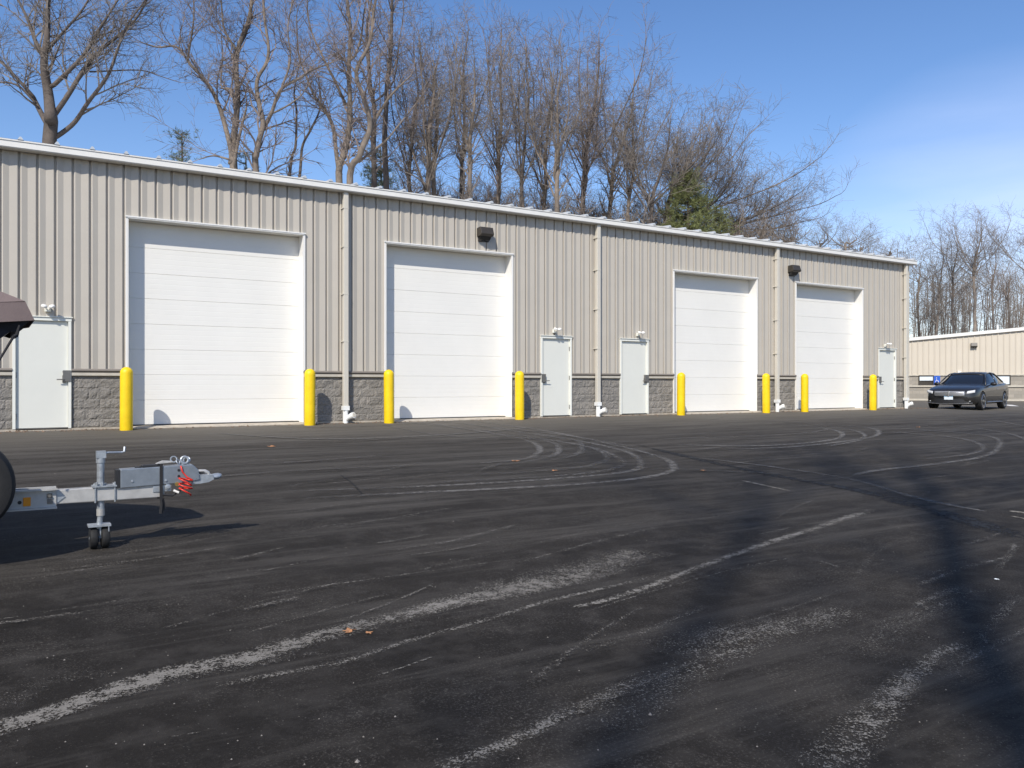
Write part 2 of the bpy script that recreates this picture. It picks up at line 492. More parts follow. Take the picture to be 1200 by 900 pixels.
rp.add([(868,563),(900,570),(937,578)], .09, .09, .85)
rp.add([(1085,588),(1110,592),(1158,600)], .13, .07, 1.0)
rp.add([(1182,599),(1215,603)], .12, .1, .95)
rp.add([(1184,605),(1220,612)], .06, .06, .8)
rp.add([(1130,545),(1145,540),(1190,548)], .1, .1, .4)
rp.build('line_marking', M['paint'])
rs = Ribbons()
rs.add([(740,520),(830,541),(900,556),(1000,574),(1060,590),(1120,606),(1230,640)], .25, .45, .85)
rs.add([(398,556),(412,566),(425,580)], .03, .03, 1.0)
rs.add([(660,538),(730,545),(790,543)], .06, .04, .8)
rs.build('sealer_seam', M['darkseam'])
mbp = MB()
a0 = ground(1186, 474.5); a1 = ground(1204, 478)
stripe = MB().poly([a0 + Vector((0,0,.005)), a1 + Vector((0,0,.005)), a1 + Vector((.15,.5,.005)), a0 + Vector((.15,.5,.005))]).build('parking_stripe', M['white'], lot)

# ------------------------------------------------------------------ main building
B = empty('storage_building', (0, 0, 0))
tag(B, 'long beige ribbed metal storage building with grey block base and four white roll doors', 'building')
XL = -6.0; XR = XE
OH = [(fx(150), fx(355)), (fx(452), fx(599)), (fx(789.5), fx(886)), (fx(932.5), fx(1010))]
OHT = 4.30
PD = [(fx(14.5), fx(83.5), 'R'), (fx(633.5), fx(669.5), 'L'), (fx(726.5), fx(759.5), 'R'), (fx(1029), fx(1049.5), 'L')]
PDT = 2.20
PITCH = .3048
PROF = [(-.016, .032), (.014, .032), (.020, -.006), (.038, -.014), (.138, .008), (.270, -.012), (.2828, -.006)]
def prof_pts(x0, x1, ph=.229):
    pts = []
    k0 = int(math.floor((x0 - ph) / PITCH)) - 1; k1 = int((x1 - ph) / PITCH) + 2
    raw = []
    for k in range(k0, k1):
        for (a, y) in PROF: raw.append((ph + k*PITCH + a, y))
    raw.sort()
    for i in range(len(raw) - 1):
        a, b_ = raw[i], raw[i+1]
        if b_[0] <= x0 or a[0] >= x1: continue
        if a[0] < x0: 
            t = (x0 - a[0]) / (b_[0] - a[0]); pts.append((x0, a[1] + t*(b_[1]-a[1])))
        elif not pts or pts[-1] != a: pts.append(a)
        if b_[0] > x1:
            t = (x1 - a[0]) / (b_[0] - a[0]); pts.append((x1, a[1] + t*(b_[1]-a[1])))
        else: pts.append(b_)
    return pts
SID = MB()
def siding(mb, x0, x1, z0, z1, yo=0.0, sc_=1.0):
    P = prof_pts(x0, x1); n = len(mb.v)
    for (x, y) in P: mb.v += [(x, y*sc_ + yo, z0), (x, y*sc_ + yo, z1)]
    for i in range(len(P) - 1):
        a = n + 2*i; mb.f.append((a, a+2, a+3, a+1))
ops = sorted([(a, b_, OHT) for a, b_ in OH] + [(a, b_, PDT) for a, b_, h in PD])
WT = 1.20; ET = 5.50
cur = XL; walls = []
for a, b_, h in ops:
    siding(SID, cur, a, WT, ET); walls.append((cur, a)); siding(SID, a, b_, h, ET); cur = b_
siding(SID, cur, XR, WT, ET); walls.append((cur, XR))
sd = SID.build('siding', M['siding'], B)
# structural shell behind
sh = MB()
for a, b_ in walls: sh.box(a, b_, .05, .30, 1.07, 5.4)
for a, b_, h in ops: sh.box(a, b_, .05, .30, h + .02, 5.4)
sh.box(XL, XL+.2, .3, 14, 0, 5.4); sh.box(XR-.2, XR, .3, 14, 0, 5.4); sh.box(XL, XR, 14, 14.2, 0, 6.6)
sh.build('wall_core', M['siding'], B)
# block wainscot, rough face
for a, b_ in walls:
    if b_ - a < .05: continue
    m_ = MB(); z0, z1 = .04, 1.065; y0 = .028
    nx = max(2, int((b_-a)/.028)); nz = 38
    if b_ < -.05: nx = 4
    base = 0
    for j in range(nz+1):
        for i in range(nx+1):
            x = a + (b_-a)*i/nx; z = z0 + (z1-z0)*j/nz
            e = 0
            if 0 < i < nx and 0 < j < nz:
                row = int(z/.2035); bx_ = ((x + (row % 2)*.2) / .4064) % 1.0; bz_ = (z/.2035) % 1.0
                edge = min(bx_*.4064, (1-bx_)*.4064, bz_*.2035, (1-bz_)*.2035)
                e = (.020*min(1, edge/.03)) * (.55 + .9*noise.noise(Vector((x*9, z*9, row*3.1)))) + .009*noise.noise(Vector((x*31, 5, z*31)))
            m_.v.append((x, y0 - e, z))
    for j in range(nz):
        for i in range(nx):
            q = j*(nx+1)+i; m_.f.append((q, q+1, q+nx+2, q+nx+1))
    m_.box(a, b_, y0+.004, .3, z0, z1)
    blk = m_.build('block_wall', M['block'], B)
    c_ = MB()
    c_.prism([(-.012,1.068),(-.030,1.080),(-.030,1.135),(.05,1.145),(.05,1.068)], a+.0, b_-.0)
    c_.build('sill', M['cap'], B, bevel=0)
    f_ = MB(); f_.prism([(-.02,1.175),(-.045,1.172),(-.045,1.186),(-.02,1.215),(.045,1.215),(.045,1.148),(-.016,1.148)], a, b_)
    f_.build('base_flashing', M['flash'], B)
# foundation strip & thresholds
fd = MB(); fd.box(XL, XR, -.02, .35, -.3, .038); fo = fd.build('foundation', M['concrete'], B)
for a, b_ in OH: MB().prism([(-.20,-.01),(-.20,.008),(-.0205,.040),(-.0205,-.01)], a-.05, b_+.05).build('door_apron', M['concrete'], B)
# overhead doors
for k, (a, b_) in enumerate(OH):
    yd = .30
    P = []; nsec = 8; hs = (OHT - .04) / nsec
    for s_ in range(nsec):
        z0 = .04 + s_*hs
        P += [(yd+.011, z0), (yd, z0+.007)]
        for q in range(1, 5):
            zz = z0 + hs*q/5
            P += [(yd, zz-.008), (yd+.0012, zz-.003), (yd+.0012, zz+.003), (yd, zz+.008)]
        P += [(yd, z0+hs-.007)]
    P.append((yd+.012, .04+nsec*hs))
    m_ = MB(); n = 0
    for (y, z) in P: m_.v += [(a, y, z), (b_, y, z)]
    for i in range(len(P)-1): m_.f.append((2*i, 2*i+1, 2*i+3, 2*i+2))
    d_ = m_.build('overhead_door', M['doorw'], B)
    tag(d_, ['white sectional overhead door nearest the camera', 'white sectional overhead door right of the first drain pipe', 'white sectional overhead door between third drain pipe and a narrow door', 'white sectional overhead door nearest the far corner'][k])
    fr = MB()
    w = .045
    fr.box(a-.012, a+.006, -.032, yd, .04, OHT)          # left jamb lining
    fr.box(b_-.006, b_+.012, -.032, yd, .04, OHT)
    fr.box(a-.012, b_+.012, -.045, yd, OHT, OHT+.02)
    fr.box(a-w, a-.014, -.034, -.012, 1.22, OHT+.03)
    fr.box(b_+.014, b_+w, -.034, -.012, 1.22, OHT+.03)
    fr.box(a-w-.01, b_+w+.01, -.055, -.018, OHT+.022, OHT+.05)
    fr.build('door_frame', M['white'], d_)
    MB().box(a+.008, b_-.008, yd-.02, yd-.003, .040, .062).build('bottom_seal', M['blackp'], d_)
# personnel doors
for k, (a, b_, side) in enumerate(PD):
    w = .055
    m_ = MB(); m_.box(a+w, b_-w, .022, .07, .055, PDT-w)
    d_ = m_.build('entry_door', M['persond'], B, bevel=.004)
    tag(d_, ['pale green steel door left of the first roll door', 'pale green steel door left of the middle drain pipe', 'pale green steel door right of the middle drain pipe', 'pale green steel door by the far corner'][k])
    fr = MB(); fr.box(a, a+w-.003, -.03, .3, .04, PDT); fr.box(b_-w+.003, b_, -.03, .3, .04, PDT); fr.box(a-.006, b_+.006, -.034, .3, PDT-w+.002, PDT+.012)
    fr.box(a-.03, b_+.03, -.055, -.02, PDT+.014, PDT+.034)
    fr.build('door_frame', M['frame'], d_, bevel=.003)
    MB().box(a+w, b_-w, -.02, .2, .02, .052).build('threshold', M['steel'], d_)
    sg = 1 if side == 'R' else -1
    xe_ = (b_-w) if side == 'R' else (a+w)
    hn = MB(); xc = xe_ - sg*.07
    hn.box(min(xc-.02*sg, xe_+sg*.045), max(xc-.02*sg, xe_+sg*.045), -.045, .02, .96, 1.18)
    hn.box(xc-.03, xc+.03, -.01, .02, .94, 1.08)
    hn.tube([(xc, .0, 1.0), (xc, -.05, 1.0), (xc - sg*.03, -.06, 1.0), (xc - sg*.13, -.06, 1.0)], .011, 8)
    hn.lathe([(.0,-.0),(.028,0),(.028,.03),(.0,.03)], (xc, .0, 1.15), 12, Matrix.Rotation(R(90), 3, 'X'))
    hn.build('handle', M['steel'], d_)
    hx = (a+w) if side == 'R' else (b_-w)
    for z in (.28, 1.08, 1.88):
        MB().tube([(hx, .006, z-.055), (hx, .006, z+.055)], .011, 8).build('hinge', M['steel'], d_)
# eave: fascia gutter, roof
ga = MB(); gz = 5.38
ga.prism([(-.02,gz),(-.215,gz),(-.235,gz+.02),(-.235,gz+.125),(-.25,gz+.135),(-.25,gz+.160),(-.232,gz+.165),(-.225,gz+.15),(-.20,gz+.14),(-.02,gz+.14)], XL-.2, XR+.22)
fa = ga.build('gutter', M['fascia'], B)
rf = MB()
def rz_(y): return 5.545 + (y + .25) * .07
rf.poly([(XL-.2,-.24,rz_(-.24)),(XR+.15,-.24,rz_(-.24)),(XR+.15,14.4,rz_(14.4)),(XL-.2,14.4,rz_(14.4))])
rf.poly([(XL-.2,-.24,rz_(-.24)-.02),(XL-.2,14.4,rz_(14.4)-.02),(XR+.15,14.4,rz_(14.4)-.02),(XR+.15,-.24,rz_(-.24)-.02)])
x = fx(24, -.25)
x -= int((x - XL) / .61) * .61
while x < XR + .1:
    rf.v += [(x-.05,-.262,rz_(-.262)+.003),(x-.015,-.262,rz_(-.26)+.06),(x+.015,-.262,rz_(-.26)+.06),(x+.05,-.262,rz_(-.26)+.003),
             (x-.05,14.3,rz_(14.3)+.003),(x-.015,14.3,rz_(14.3)+.06),(x+.015,14.3,rz_(14.3)+.06),(x+.05,14.3,rz_(14.3)+.003)]
    n = len(rf.v) - 8
    rf.f += [(n,n+1,n+2,n+3),(n,n+4,n+5,n+1),(n+1,n+5,n+6,n+2),(n+2,n+6,n+7,n+3)]
    x += .61
roof = rf.build('roof', M['roofm'], B)
# gable trim at right end + corner trim
MB().prism([(-.03, gz), (14.3, rz_(14.3)-.15), (14.3, rz_(14.3)+.01), (-.03, rz_(-.03)+.01)], XR+.155, XR+.19, 'x').build('rake_trim', M['fascia'], B)
MB().box(XR-.015, XR+.03, -.034, .12, .04, 5.37).build('corner_trim', M['trim'], B)
# downspouts
for k, px in enumerate((405, 701, 911, 1062)):
    xc = fx(px, -.12)
    d_ = MB().box(xc-.058, xc+.058, -.165, -.055, .33, 5.375).build('downspout', M['trim'], B, bevel=.008)
    tag(d_, ['beige downspout between the first two roll doors', 'beige downspout between the two middle entry doors', 'beige downspout between the last two roll doors', 'beige downspout on the far corner'][k])
    for z in (1.9, 3.0, 4.1, 5.0):
        s_ = MB().box(xc-.080, xc+.061, -.1685, -.0, z-.010, z+.010).build('strap', M['trim'], d_)
    bt = MB()
    bt.box(xc-.075, xc+.075, -.185, -.04, .30, .40)
    bt.tube([(xc, -.115, .30), (xc, -.115, -.02)], .062, 16)
    bt.tube([(xc, -.115, .06), (xc+.05, -.16, .13), (xc+.10, -.24, .165)], [.055, .062, .062], 16)
    bt.tube([(xc+.10, -.235, .163), (xc+.135, -.30, .19)], [.076, .076], 18)
    bo = bt.build('drain_boot', M['pvc'], d_, smooth='auto')
    mk = Vector((.035, -.065, .027)).normalized()
    MB().tube([Vector((xc+.135, -.30, .19)), Vector((xc+.135, -.30, .19)) + mk*.012], [.052, .050], 18).build('boot_cap', M['trim'], d_)
# wall packs
for px, py in ((568, 272), (930, 315)):
    c = at_y(px, -.1, py); x = c.x; z = c.z
    w = .19
    m_ = MB().prism([(-.02,z+.10),(-.20,z+.115),(-.265,z-.06),(-.25,z-.10),(-.20,z-.115),(-.02,z-.13)], x-w, x+w)
    o = m_.build('wall_lamp', M['bronze'], B, bevel=.012)
    tag(o, 'dark wedge wall lamp above the second roll door' if px < 700 else 'dark wedge wall lamp beside the third downspout')
    MB().prism([(-.02,z-.132),(-.19,z-.117),(-.10,z-.20),(-.02,z-.24)], x-w*.8, x+w*.8).build('lens', M['glass'], o)
# twin-head door lamps
for k, (px, py) in enumerate(((56, 361), (650, 387), (748, 391), (1038, 404))):
    c = at_y(px, -.05, py); x = c.x; z = c.z
    b0 = MB().box(x-.055, x+.055, -.07, -.008, z-.075, z+.02)
    o = b0.build('door_lamp', M['frame'], B, bevel=.01)
    tag(o, 'small white twin head lamp over ' + ['the nearest entry door', 'the door left of the middle downspout', 'the door right of the middle downspout', 'the farthest entry door'][k])
    for sg in (-1, 1):
        hd = MB()
        Mx = Matrix.Rotation(R(14), 3, 'X') @ Matrix.Rotation(R(-16*sg), 3, 'Y')
        hd.lathe([(.0,-.03),(.050,-.03),(.056,-.022),(.056,.0),(.048,.016),(.025,.026),(.0,.028)], (x+sg*.062, -.19, z+.03), 18, Mx)
        hd.tube([(x+sg*.02,-.06,z-.02),(x+sg*.055,-.18,z+.01)], .012, 8)
        hd.build('lamp_head', M['white'], o, smooth='auto')

# ------------------------------------------------------------------ bollards
bl = [(148, 'first yellow bollard, left of the nearest roll door'), (363, 'yellow bollard right of the nearest roll door'),
      (456, 'yellow bollard at the left edge of the second roll door'), (609, 'yellow bollard right of the second roll door'),
      (798, 'yellow bollard at the left edge of the third roll door'), (898, 'yellow bollard just left of the third downspout'),
      (943, 'yellow bollard at the left edge of the last roll door'), (1023, 'yellow bollard right of the last roll door by the far door')]
pr = [(0,0),(.118,0),(.120,.01)] + [(.120,z) for z in (.4,.8,1.14)] + [(.120*math.cos(a), 1.15+.115*math.sin(a)) for a in [R(q) for q in range(8, 90, 11)]] + [(.0,1.266)]
proto = None
for k, (px, lab) in enumerate(bl):
    p = at_y(px, -.45)
    loc = (p.x, -.45, lot_h(p.x, -.45) - .004)
    if proto is None:
        proto = MB().lathe(pr, n=32).build('bollard', M['yellow'], smooth='auto'); o = proto
    else:
        o = proto.copy(); COL.objects.link(o)
    o.location = loc; o.rotation_euler = (R((-.4, .3, 0, .5, -.3, .2, -.5, .3)[k]), R((.3, -.4, .5, 0, .4, -.2, .3, -.4)[k]), k)
    tag(o, lab, 'bollard', 'yellow bollards guarding the roll doors')

# ------------------------------------------------------------------ trailer
TY = -11.70
def TP(px, py, y=TY):
    p = at_y(px, y, py); return p.x, p.z
TR = empty('boat_trailer', (0, TY, lot_h(0, TY)))
tag(TR, 'silver boat trailer tongue with surge coupler, jack wheel and red coiled cable at left edge', 'trailer')
gz0 = lot_h(0, TY)
x0, _ = TP(65, 580); _, zt = TP(67, 573.4); _, zb = TP(120, 586.5)
x1, _ = TP(192, 570)
tg = MB().box(x0-.1, x1, TY-.038, TY+.038, zb, zt)
tg.build('tongue', M['alu'], TR, bevel=.006)
# main channel beam
xb0, zc = TP(66, 595.5, TY-.06); _, ztc = TP(66, 572, TY-.06)
ch = MB()
ch.box(-4.2, xb0, TY-.052, TY-.044, zc+.01, ztc-.01)
ch.box(-4.2, xb0+.006, TY-.085, TY-.044, ztc-.012, ztc); ch.box(-4.2, xb0+.004, TY-.085, TY-.044, zc, zc+.012)
ch.box(-4.2, xb0, TY+.044, TY+.052, zc+.01, ztc-.01)
ch.box(-4.2, xb0+.004, TY+.044, TY+.085, ztc-.012, ztc); ch.box(-4.2, xb0+.002, TY+.044, TY+.085, zc, zc+.012)
ch.build('channel_beam', M['alu'], TR)
# side frames, axle, wheels (outside the picture, under the boat)
sf = MB()
for sg in (-1, 1):
    sf.tube([(-.9, TY+sg*.09, (zc+ztc)/2), (-2.2, TY+sg*.85, (zc+ztc)/2), (-6.2, TY+sg*.85, (zc+ztc)/2)], .05, 6)
sf.tube([(-4.6, TY-1.0, gz0+.30), (-4.6, TY+1.0, gz0+.30)], .035, 8)
for xx in (-2.6, -4.2, -6.0): sf.tube([(xx, TY-.85, (zc+ztc)/2-.03), (xx, TY+.85, (zc+ztc)/2-.03)], .035, 6)
sf.build('side_frame', M['alu'], TR)
def wheel(name, cx, cy, cz, r, wd, parent):
    Mx = Matrix.Rotation(R(90), 3, 'X')
    prf = [(r*.56,-wd*.42),(r*.62,-wd*.47),(r*.80,-wd*.5),(r*.93,-wd*.45),(r*.985,-wd*.32),(r,-wd*.2),(r,0),(r,wd*.2),(r*.985,wd*.32),(r*.93,wd*.45),(r*.80,wd*.5),(r*.62,wd*.47),(r*.56,wd*.42)]
    w_ = MB().lathe(prf, (cx,cy,cz), 48, Mx).build(name, M['rubber'], parent, smooth='auto')
    rm = MB().lathe([(.0,-wd*.3),(r*.2,-wd*.3),(r*.3,-wd*.22),(r*.48,-wd*.30),(r*.57,-wd*.44),(r*.60,-wd*.44),(r*.60,wd*.44),(r*.48,wd*.3),(0,wd*.3)], (cx,cy,cz), 32, Mx)
    rm.build('rim', M['galv'], w_, smooth='auto')
    return w_
wheel('wheel', -4.6, TY-1.05, gz0+.315, .315, .2, TR); wheel('wheel', -4.6, TY+1.05, gz0+.315, .315, .2, TR)
wheel('spare_tyre', -.262, -12.02, .245, .322, .20, TR)
MB().tube([(-.262,-12.0,.245),(-.262,TY-.06,.245)], .03, 10).box(-.33,-.20,TY-.10,TY-.086,zc-.02,.30).build('spare_bracket', M['galv'], TR)
# reflector, bolts, gusset
rx0, rz0 = TP(27, 593.5, TY-.053); rx1, rz1 = TP(36, 582.5, TY-.053)
MB().box(rx0, rx1, TY-.060, TY-.0525, rz0, rz1).build('reflector', M['orange'], TR, bevel=.003)
for px, py in ((58, 581), (58.5, 587.5)):
    bx_, bz_ = TP(px, py, TY-.053)
    MB().box(bx_-.018, bx_+.018, TY-.056, TY-.0525, bz_-.018, bz_+.018).lathe([(0,0),(.011,0),(.011,.014),(0,.014)], (bx_,TY-.056,bz_), 6, Matrix.Rotation(R(90),3,'X')).build('bolt', M['steel'], TR)
hx_, hz_ = TP(23, 589, TY-.053)
MB().lathe([(0,0),(.013,0),(.013,.003),(0,.003)], (hx_,TY-.0525,hz_), 14, Matrix.Rotation(R(90),3,'X')).build('plug', M['blackp'], TR)
gx1, gz1 = TP(76, 582)
MB().prism([(xb0+.002, zt-.006),(gx1, (zt+zb)/2),(xb0+.002, zb+.006)], TY-.044, TY-.0385, 'y').build('gusset', M['galv'], TR)
# jack
jx, _ = TP(118, 580)
jk = MB()
_, jt = TP(118, 535); _, jh = TP(118, 528.5)
JY = TY + .004
jk.tube([(jx, JY, zb-.06), (jx, JY, jt)], .0255, 20)
jk.box(jx-.030, jx+.034, JY-.030, JY+.030, jt-.01, jh)
jk.tube([(jx,JY,jt-.045),(jx,JY,jt-.01)], .031, 20)
jack = jk.build('jack', M['galv'], TR, smooth='auto')
_, ji = TP(118, 619)
MB().tube([(jx, JY, zb-.06), (jx, JY, zb-.11)], .028, 16).build('jack_collar', M['alu'], jack, smooth='auto')
MB().tube([(jx, JY, zb-.10), (jx-.012, JY, ji)], .0195, 16).build('jack_leg', M['galv'], jack, smooth='auto')
xh1, zh1 = TP(146, 529.5)
MB().tube([(jx+.03,JY,jh-.018),(jx+.05,JY,jh-.014),(xh1-.02,JY+.02,zh1-.004),(xh1,JY+.02,zh1),(xh1+.004,JY+.03,zh1+.035)], [.008,.008,.008,.008,.009], 8).build('crank_handle', M['galv'], jack)
br = MB()
xa_, _ = TP(111, 580); xc_, _ = TP(134, 580)
br.box(xa_-.02, xc_+.012, TY-.055, TY+.055, zt+.001, zt+.012)
br.tube([(jx-.0,JY,zt+.012),(jx,JY,zt+.026)], .038, 18)
for xx in (xa_, xc_):
    br.tube([(xx,TY+.044,zt+.02),(xx,TY+.044,zb-.006),(xx,TY-.044,zb-.006),(xx,TY-.044,zt+.035)], .0065, 8)
for xx in (xa_+.01, xa_+.045): br.tube([(xx,TY-.048,zt+.01),(xx,TY-.048,zt+.04)], .007, 6)
br.build('mount_bracket', M['galv'], jack)
# dual jack wheels
zg = gz0
xw0, zpl = TP(116, 618)
wr = .078
yk = MB().box(jx-.085, jx+.065, JY-.055, JY+.055, zg+2*wr+.008, zg+2*wr+.022)
yk.box(jx+.045, jx+.052, JY-.058, JY-.05, zg+wr*.9, zg+2*wr+.01)
yk.tube([(jx-.075,JY-.0,zg+wr),(jx+.06,JY,zg+wr)], .012, 8)
yk.box(jx-.008,jx+.0,JY-.03,JY+.03,zg+wr,zg+2*wr+.01)
yk.build('wheel_yoke', M['galv'], jack)
for dx in (-.047, .030):
    Mx = Matrix.Rotation(R(90), 3, 'Y')
    MB().lathe([(.02,-.027),(wr*.75,-.029),(wr*.95,-.022),(wr,-.01),(wr,.01),(wr*.95,.022),(wr*.75,.029),(.02,.027)], (jx+dx, JY, zg+wr), 28, Mx).build('jack_wheel', M['rubber'], jack, smooth='auto')
# surge actuator box
ax0, atop = TP(140, 549.5); _, abot = TP(140, 571.5); ax1, atop1 = TP(224, 545)
sx2, sz2 = TP(233, 563)
ac = MB().prism([(ax0, abot), (ax0, atop), (ax1, atop+.012), (sx2-.01, (atop+abot)/2+.035), (sx2, (atop+abot)/2-.04), (ax1-.05, abot+.014)], TY-.055, TY+.055, 'y')
act = ac.build('brake_actuator', M['boxsteel'], TR, bevel=.006)
MB().box(ax0-.028, ax0-.001, TY-.053, TY+.053, abot+.004, atop-.004).build('end_cap', M['blackp'], act)
for px, py in ((155,564),(194.5,563)):
    q, w_ = TP(px, py, TY-.056); MB().lathe([(0,0),(.009,0),(.008,.006),(0,.007)], (q,TY-.055,w_), 8, Matrix.Rotation(R(90),3,'X')).build('bolt', M['galv'], act)
for px, py in ((209.5,551),(209.5,558)):
    q, w_ = TP(px, py, TY-.056); MB().lathe([(0,0),(.010,0),(.010,.003),(0,.003)], (q,TY-.055,w_), 12, Matrix.Rotation(R(90),3,'X')).build('bolt', M['blackp'], act)
lug = MB(); q0, w0 = TP(178, 575); q1, w1 = TP(206, 567)
lug.box(q0, q1-.04, TY-.046, TY+.046, w0-.005, abot+.004)
lug.lathe([(0,0),(.022,0),(.022,.014),(.012,.016),(.012,.026),(0,.027)], ((q0+q1)/2+.02,TY-.046,w0+.028), 10, Matrix.Rotation(R(90),3,'X'))
lug.build('slide_plate', M['galv'], act)
MB().lathe([(0,0),(.016,0),(.016,.02),(0,.02)], (q1,TY-.046,w1+.004), 12, Matrix.Rotation(R(90),3,'X')).build('brass_fitting', mat('brass', (.5,.36,.12), .35, .8), act)
# coupler
cx0, cz0 = TP(229, 563); cx1, cz1 = TP(257, 556)
cp = MB()
rings = []
prof_c = [(0,.036,.018),(.06,.038,.019),(.10,.036,.020),(.145,.040,.024),(.172,.036,.024),(.190,.022,.016),(.196,.006,.006)]
cpz = cz0 + .012; n = 14
base = 0
for (dx, w_, h_) in prof_c:
    for k in range(n):
        a = 2*PI*k/n
        zz = math.sin(a)*h_
        cp.v.append((cx0+dx, TY+math.cos(a)*w_, cpz - .004 + .02*dx/.2 + zz))
for i in range(len(prof_c)-1):
    for k in range(n):
        k2 = (k+1) % n; cp.f.append((i*n+k, i*n+k2, (i+1)*n+k2, (i+1)*n+k))
cp.f.append(tuple(range(n)))
cp.prism([(cx0-.005,cpz+.032),(cx0+.12,cpz+.030),(cx0+.13,cpz-.006),(cx0+.09,cpz-.026),(cx0+.02,cpz-.034),(cx0-.035,cpz-.034)], TY-.044, TY+.044, 'y')
cpl = cp.build('coupler', M['galv'], TR, smooth='auto')
lt = MB().tube([(cx0-.01,TY,cpz+.052),(cx0+.03,TY,cpz+.060),(cx0+.07,TY,cpz+.057),(cx0+.095,TY,cpz+.045),(cx0+.10,TY,cpz+.028)], [.008,.013,.014,.012,.009], 10)
lt.build('coupler_latch', M['alu'], cpl, smooth='auto')
MB().tube([(cx0-.0,TY-.02,cpz+.035),(cx0+.02,TY,cpz+.05),(cx0+.06,TY-.01,cpz+.045)], .012, 8).build('latch_spring', M['blackp'], cpl)
# top fittings: reservoir cap, rings, lever plate
tp = MB(); q, w_ = TP(176, 546)
tp.box(q-.06, q+.05, TY-.04, TY+.03, atop+.004, atop+.022); tp.build('reservoir_cap', M['blackp'], act, bevel=.004)
q, w_ = TP(162, 546)
MB().lathe([(0,0),(.025,0),(.025,.012),(0,.012)], (q, TY, atop), 14).build('fill_plug', M['blackp'], act)
q, w_ = TP(194, 541)
MB().prism([(q-.07,atop+.026),(q+.05,atop+.034),(q+.05,atop+.04),(q-.02,atop+.046)], TY-.03, TY+.03, 'y').build('lever_plate', M['alu'], act)
def ring(cx, cy, cz, r, t, M3, n=18):
    return [tuple(Vector((cx,cy,cz)) + M3 @ Vector((r*math.cos(2*PI*k/n), r*math.sin(2*PI*k/n), 0))) for k in range(n+1)]
rg = MB()
q, w_ = TP(203, 538)
rg.tube(ring(q, TY-.02, atop+.055, .022, .005, Matrix.Rotation(R(75),3,'X')), .005, 6)
rg.tube(ring(q+.03, TY-.03, atop+.035, .018, .005, Matrix.Rotation(R(50),3,'X') @ Matrix.Rotation(R(40),3,'Y')), .005, 6)
q2, _ = TP(216, 540)
rg.tube(ring(q2, TY-.01, atop+.045, .026, .006, Matrix.Rotation(R(80),3,'X')), .008, 8)
rg.tube(ring(q2+.02, TY+.02, atop+.04, .024, .006, Matrix.Rotation(R(60),3,'X') @ Matrix.Rotation(R(-30),3,'Y')), .007, 8)
rg.lathe([(0,0),(.018,0),(.018,.03),(0,.03)], (q2-.012,TY,atop), 10)
rg.build('chain_shackle', M['galv'], act)
# black strap + buckle
q, _ = TP(187.5, 560)
stp = MB()
stp.box(q-.011, q+.011, TY-.0615, TY-.0575, zb-.02, atop+.028); stp.box(q-.011, q+.011, TY-.0575, TY+.06, atop+.0245, atop+.028)
stp.box(q-.011, q+.011, TY+.0565, TY+.06, zb-.02, atop+.0245)
stp.tube([(q,TY-.06,zb-.015),(q+.004,TY-.06,zb-.05),(q-.002,TY-.055,zb-.12)], [.010,.012,.014], 6)
stp.tube([(q+.012,TY-.05,zb-.01),(q+.02,TY-.05,zb-.05),(q+.014,TY-.05,zb-.10)], [.008,.009,.010], 6)
stp.build('tie_strap', M['clothdark'], TR)
hs_ = MB(); a_, b2 = TP(190, 579); c2, d2_ = TP(211, 574.5)
hs_.tube([(a_,TY-.05,b2),((a_+c2)/2,TY-.055,b2-.008),(c2-.02,TY-.05,d2_-.003),(c2,TY-.04,d2_+.01)], .009, 8); hs_.build('brake_hose', M['blackp'], act)
# red coiled cable
cb_ = MB(); pts = []
sx_, sz_ = TP(212, 545, TY-.06); ex_, ez_ = TP(213, 574, TY-.06)
mid = [TP(212,546,TY-.07), TP(214,553,TY-.07), TP(219,559,TY-.07)]
pts += [Vector((m_[0], TY-.065, m_[1])) for m_ in mid]
nt_ = 3; zt_ = TP(220,560,TY-.07)[1]; zb_ = TP(220,576,TY-.07)[1]
cxx = TP(217.5,570,TY-.07)[0]
for k in range(nt_*12+1):
    a = 2*PI*k/12
    pts.append(Vector((cxx + (.046+.006*math.sin(k*.35))*math.cos(a) - .004*k/12, TY-.105 + .04*math.sin(a), zt_ + (zb_-zt_)*k/(nt_*12) - (.016+.006*math.sin(k*.21))*math.cos(a))))
e1 = TP(221.5, 580, TY-.07); pts.append(Vector((e1[0]+.0, TY-.12, e1[1]+.003)))
cb_.tube(pts, .0058, 8); cb_.build('coiled_cable', M['red'], TR, smooth=True)
w1_ = TP(203,574.5,TY-.07); w2_ = TP(209,577,TY-.07)
MB().tube([(w1_[0],TY-.08,w1_[1]),(w2_[0],TY-.085,w2_[1])], .009, 8).build('cable_plug', M['white'], TR)
localise(TR)

# ------------------------------------------------------------------ covered boat (bow canopy reaches into the picture)
BT = empty('covered_boat', (-2.5, TY, gz0+.45))
tag(BT, 'boat under a brown canvas cover, only bow corner and strap showing at left edge', 'boat')
out = [(.163,-12.03),(-.15,-12.12),(-.50,-12.26),(-1.1,-12.62),(-3,-12.95),(-5.6,-12.9),(-6.4,-12.6),(-6.5,-11.7),(-6.4,-10.8),(-5.6,-10.5),(-3,-10.45),(-1.4,-10.5),(-.55,-10.75),(-.12,-11.2),(.14,-11.62)]
def ringpts(s_, z, sx=0, wav=0):
    cx_, cy_ = -3.2, -11.7
    return [(cx_+(x-cx_)*s_+sx, cy_+(y-cy_)*s_, z(i) if callable(z) else z) for i, (x, y) in enumerate(out)]
hem = [1.335,1.30,1.28,1.24,1.20,1.20,1.2,1.2,1.2,1.2,1.2,1.22,1.26,1.28,1.31]
cv = MB()
r3 = ringpts(1.0, lambda i: hem[i])
r2 = ringpts(.984, lambda i: hem[i]+.125)
r1 = ringpts(.93, lambda i: hem[i]+.20)
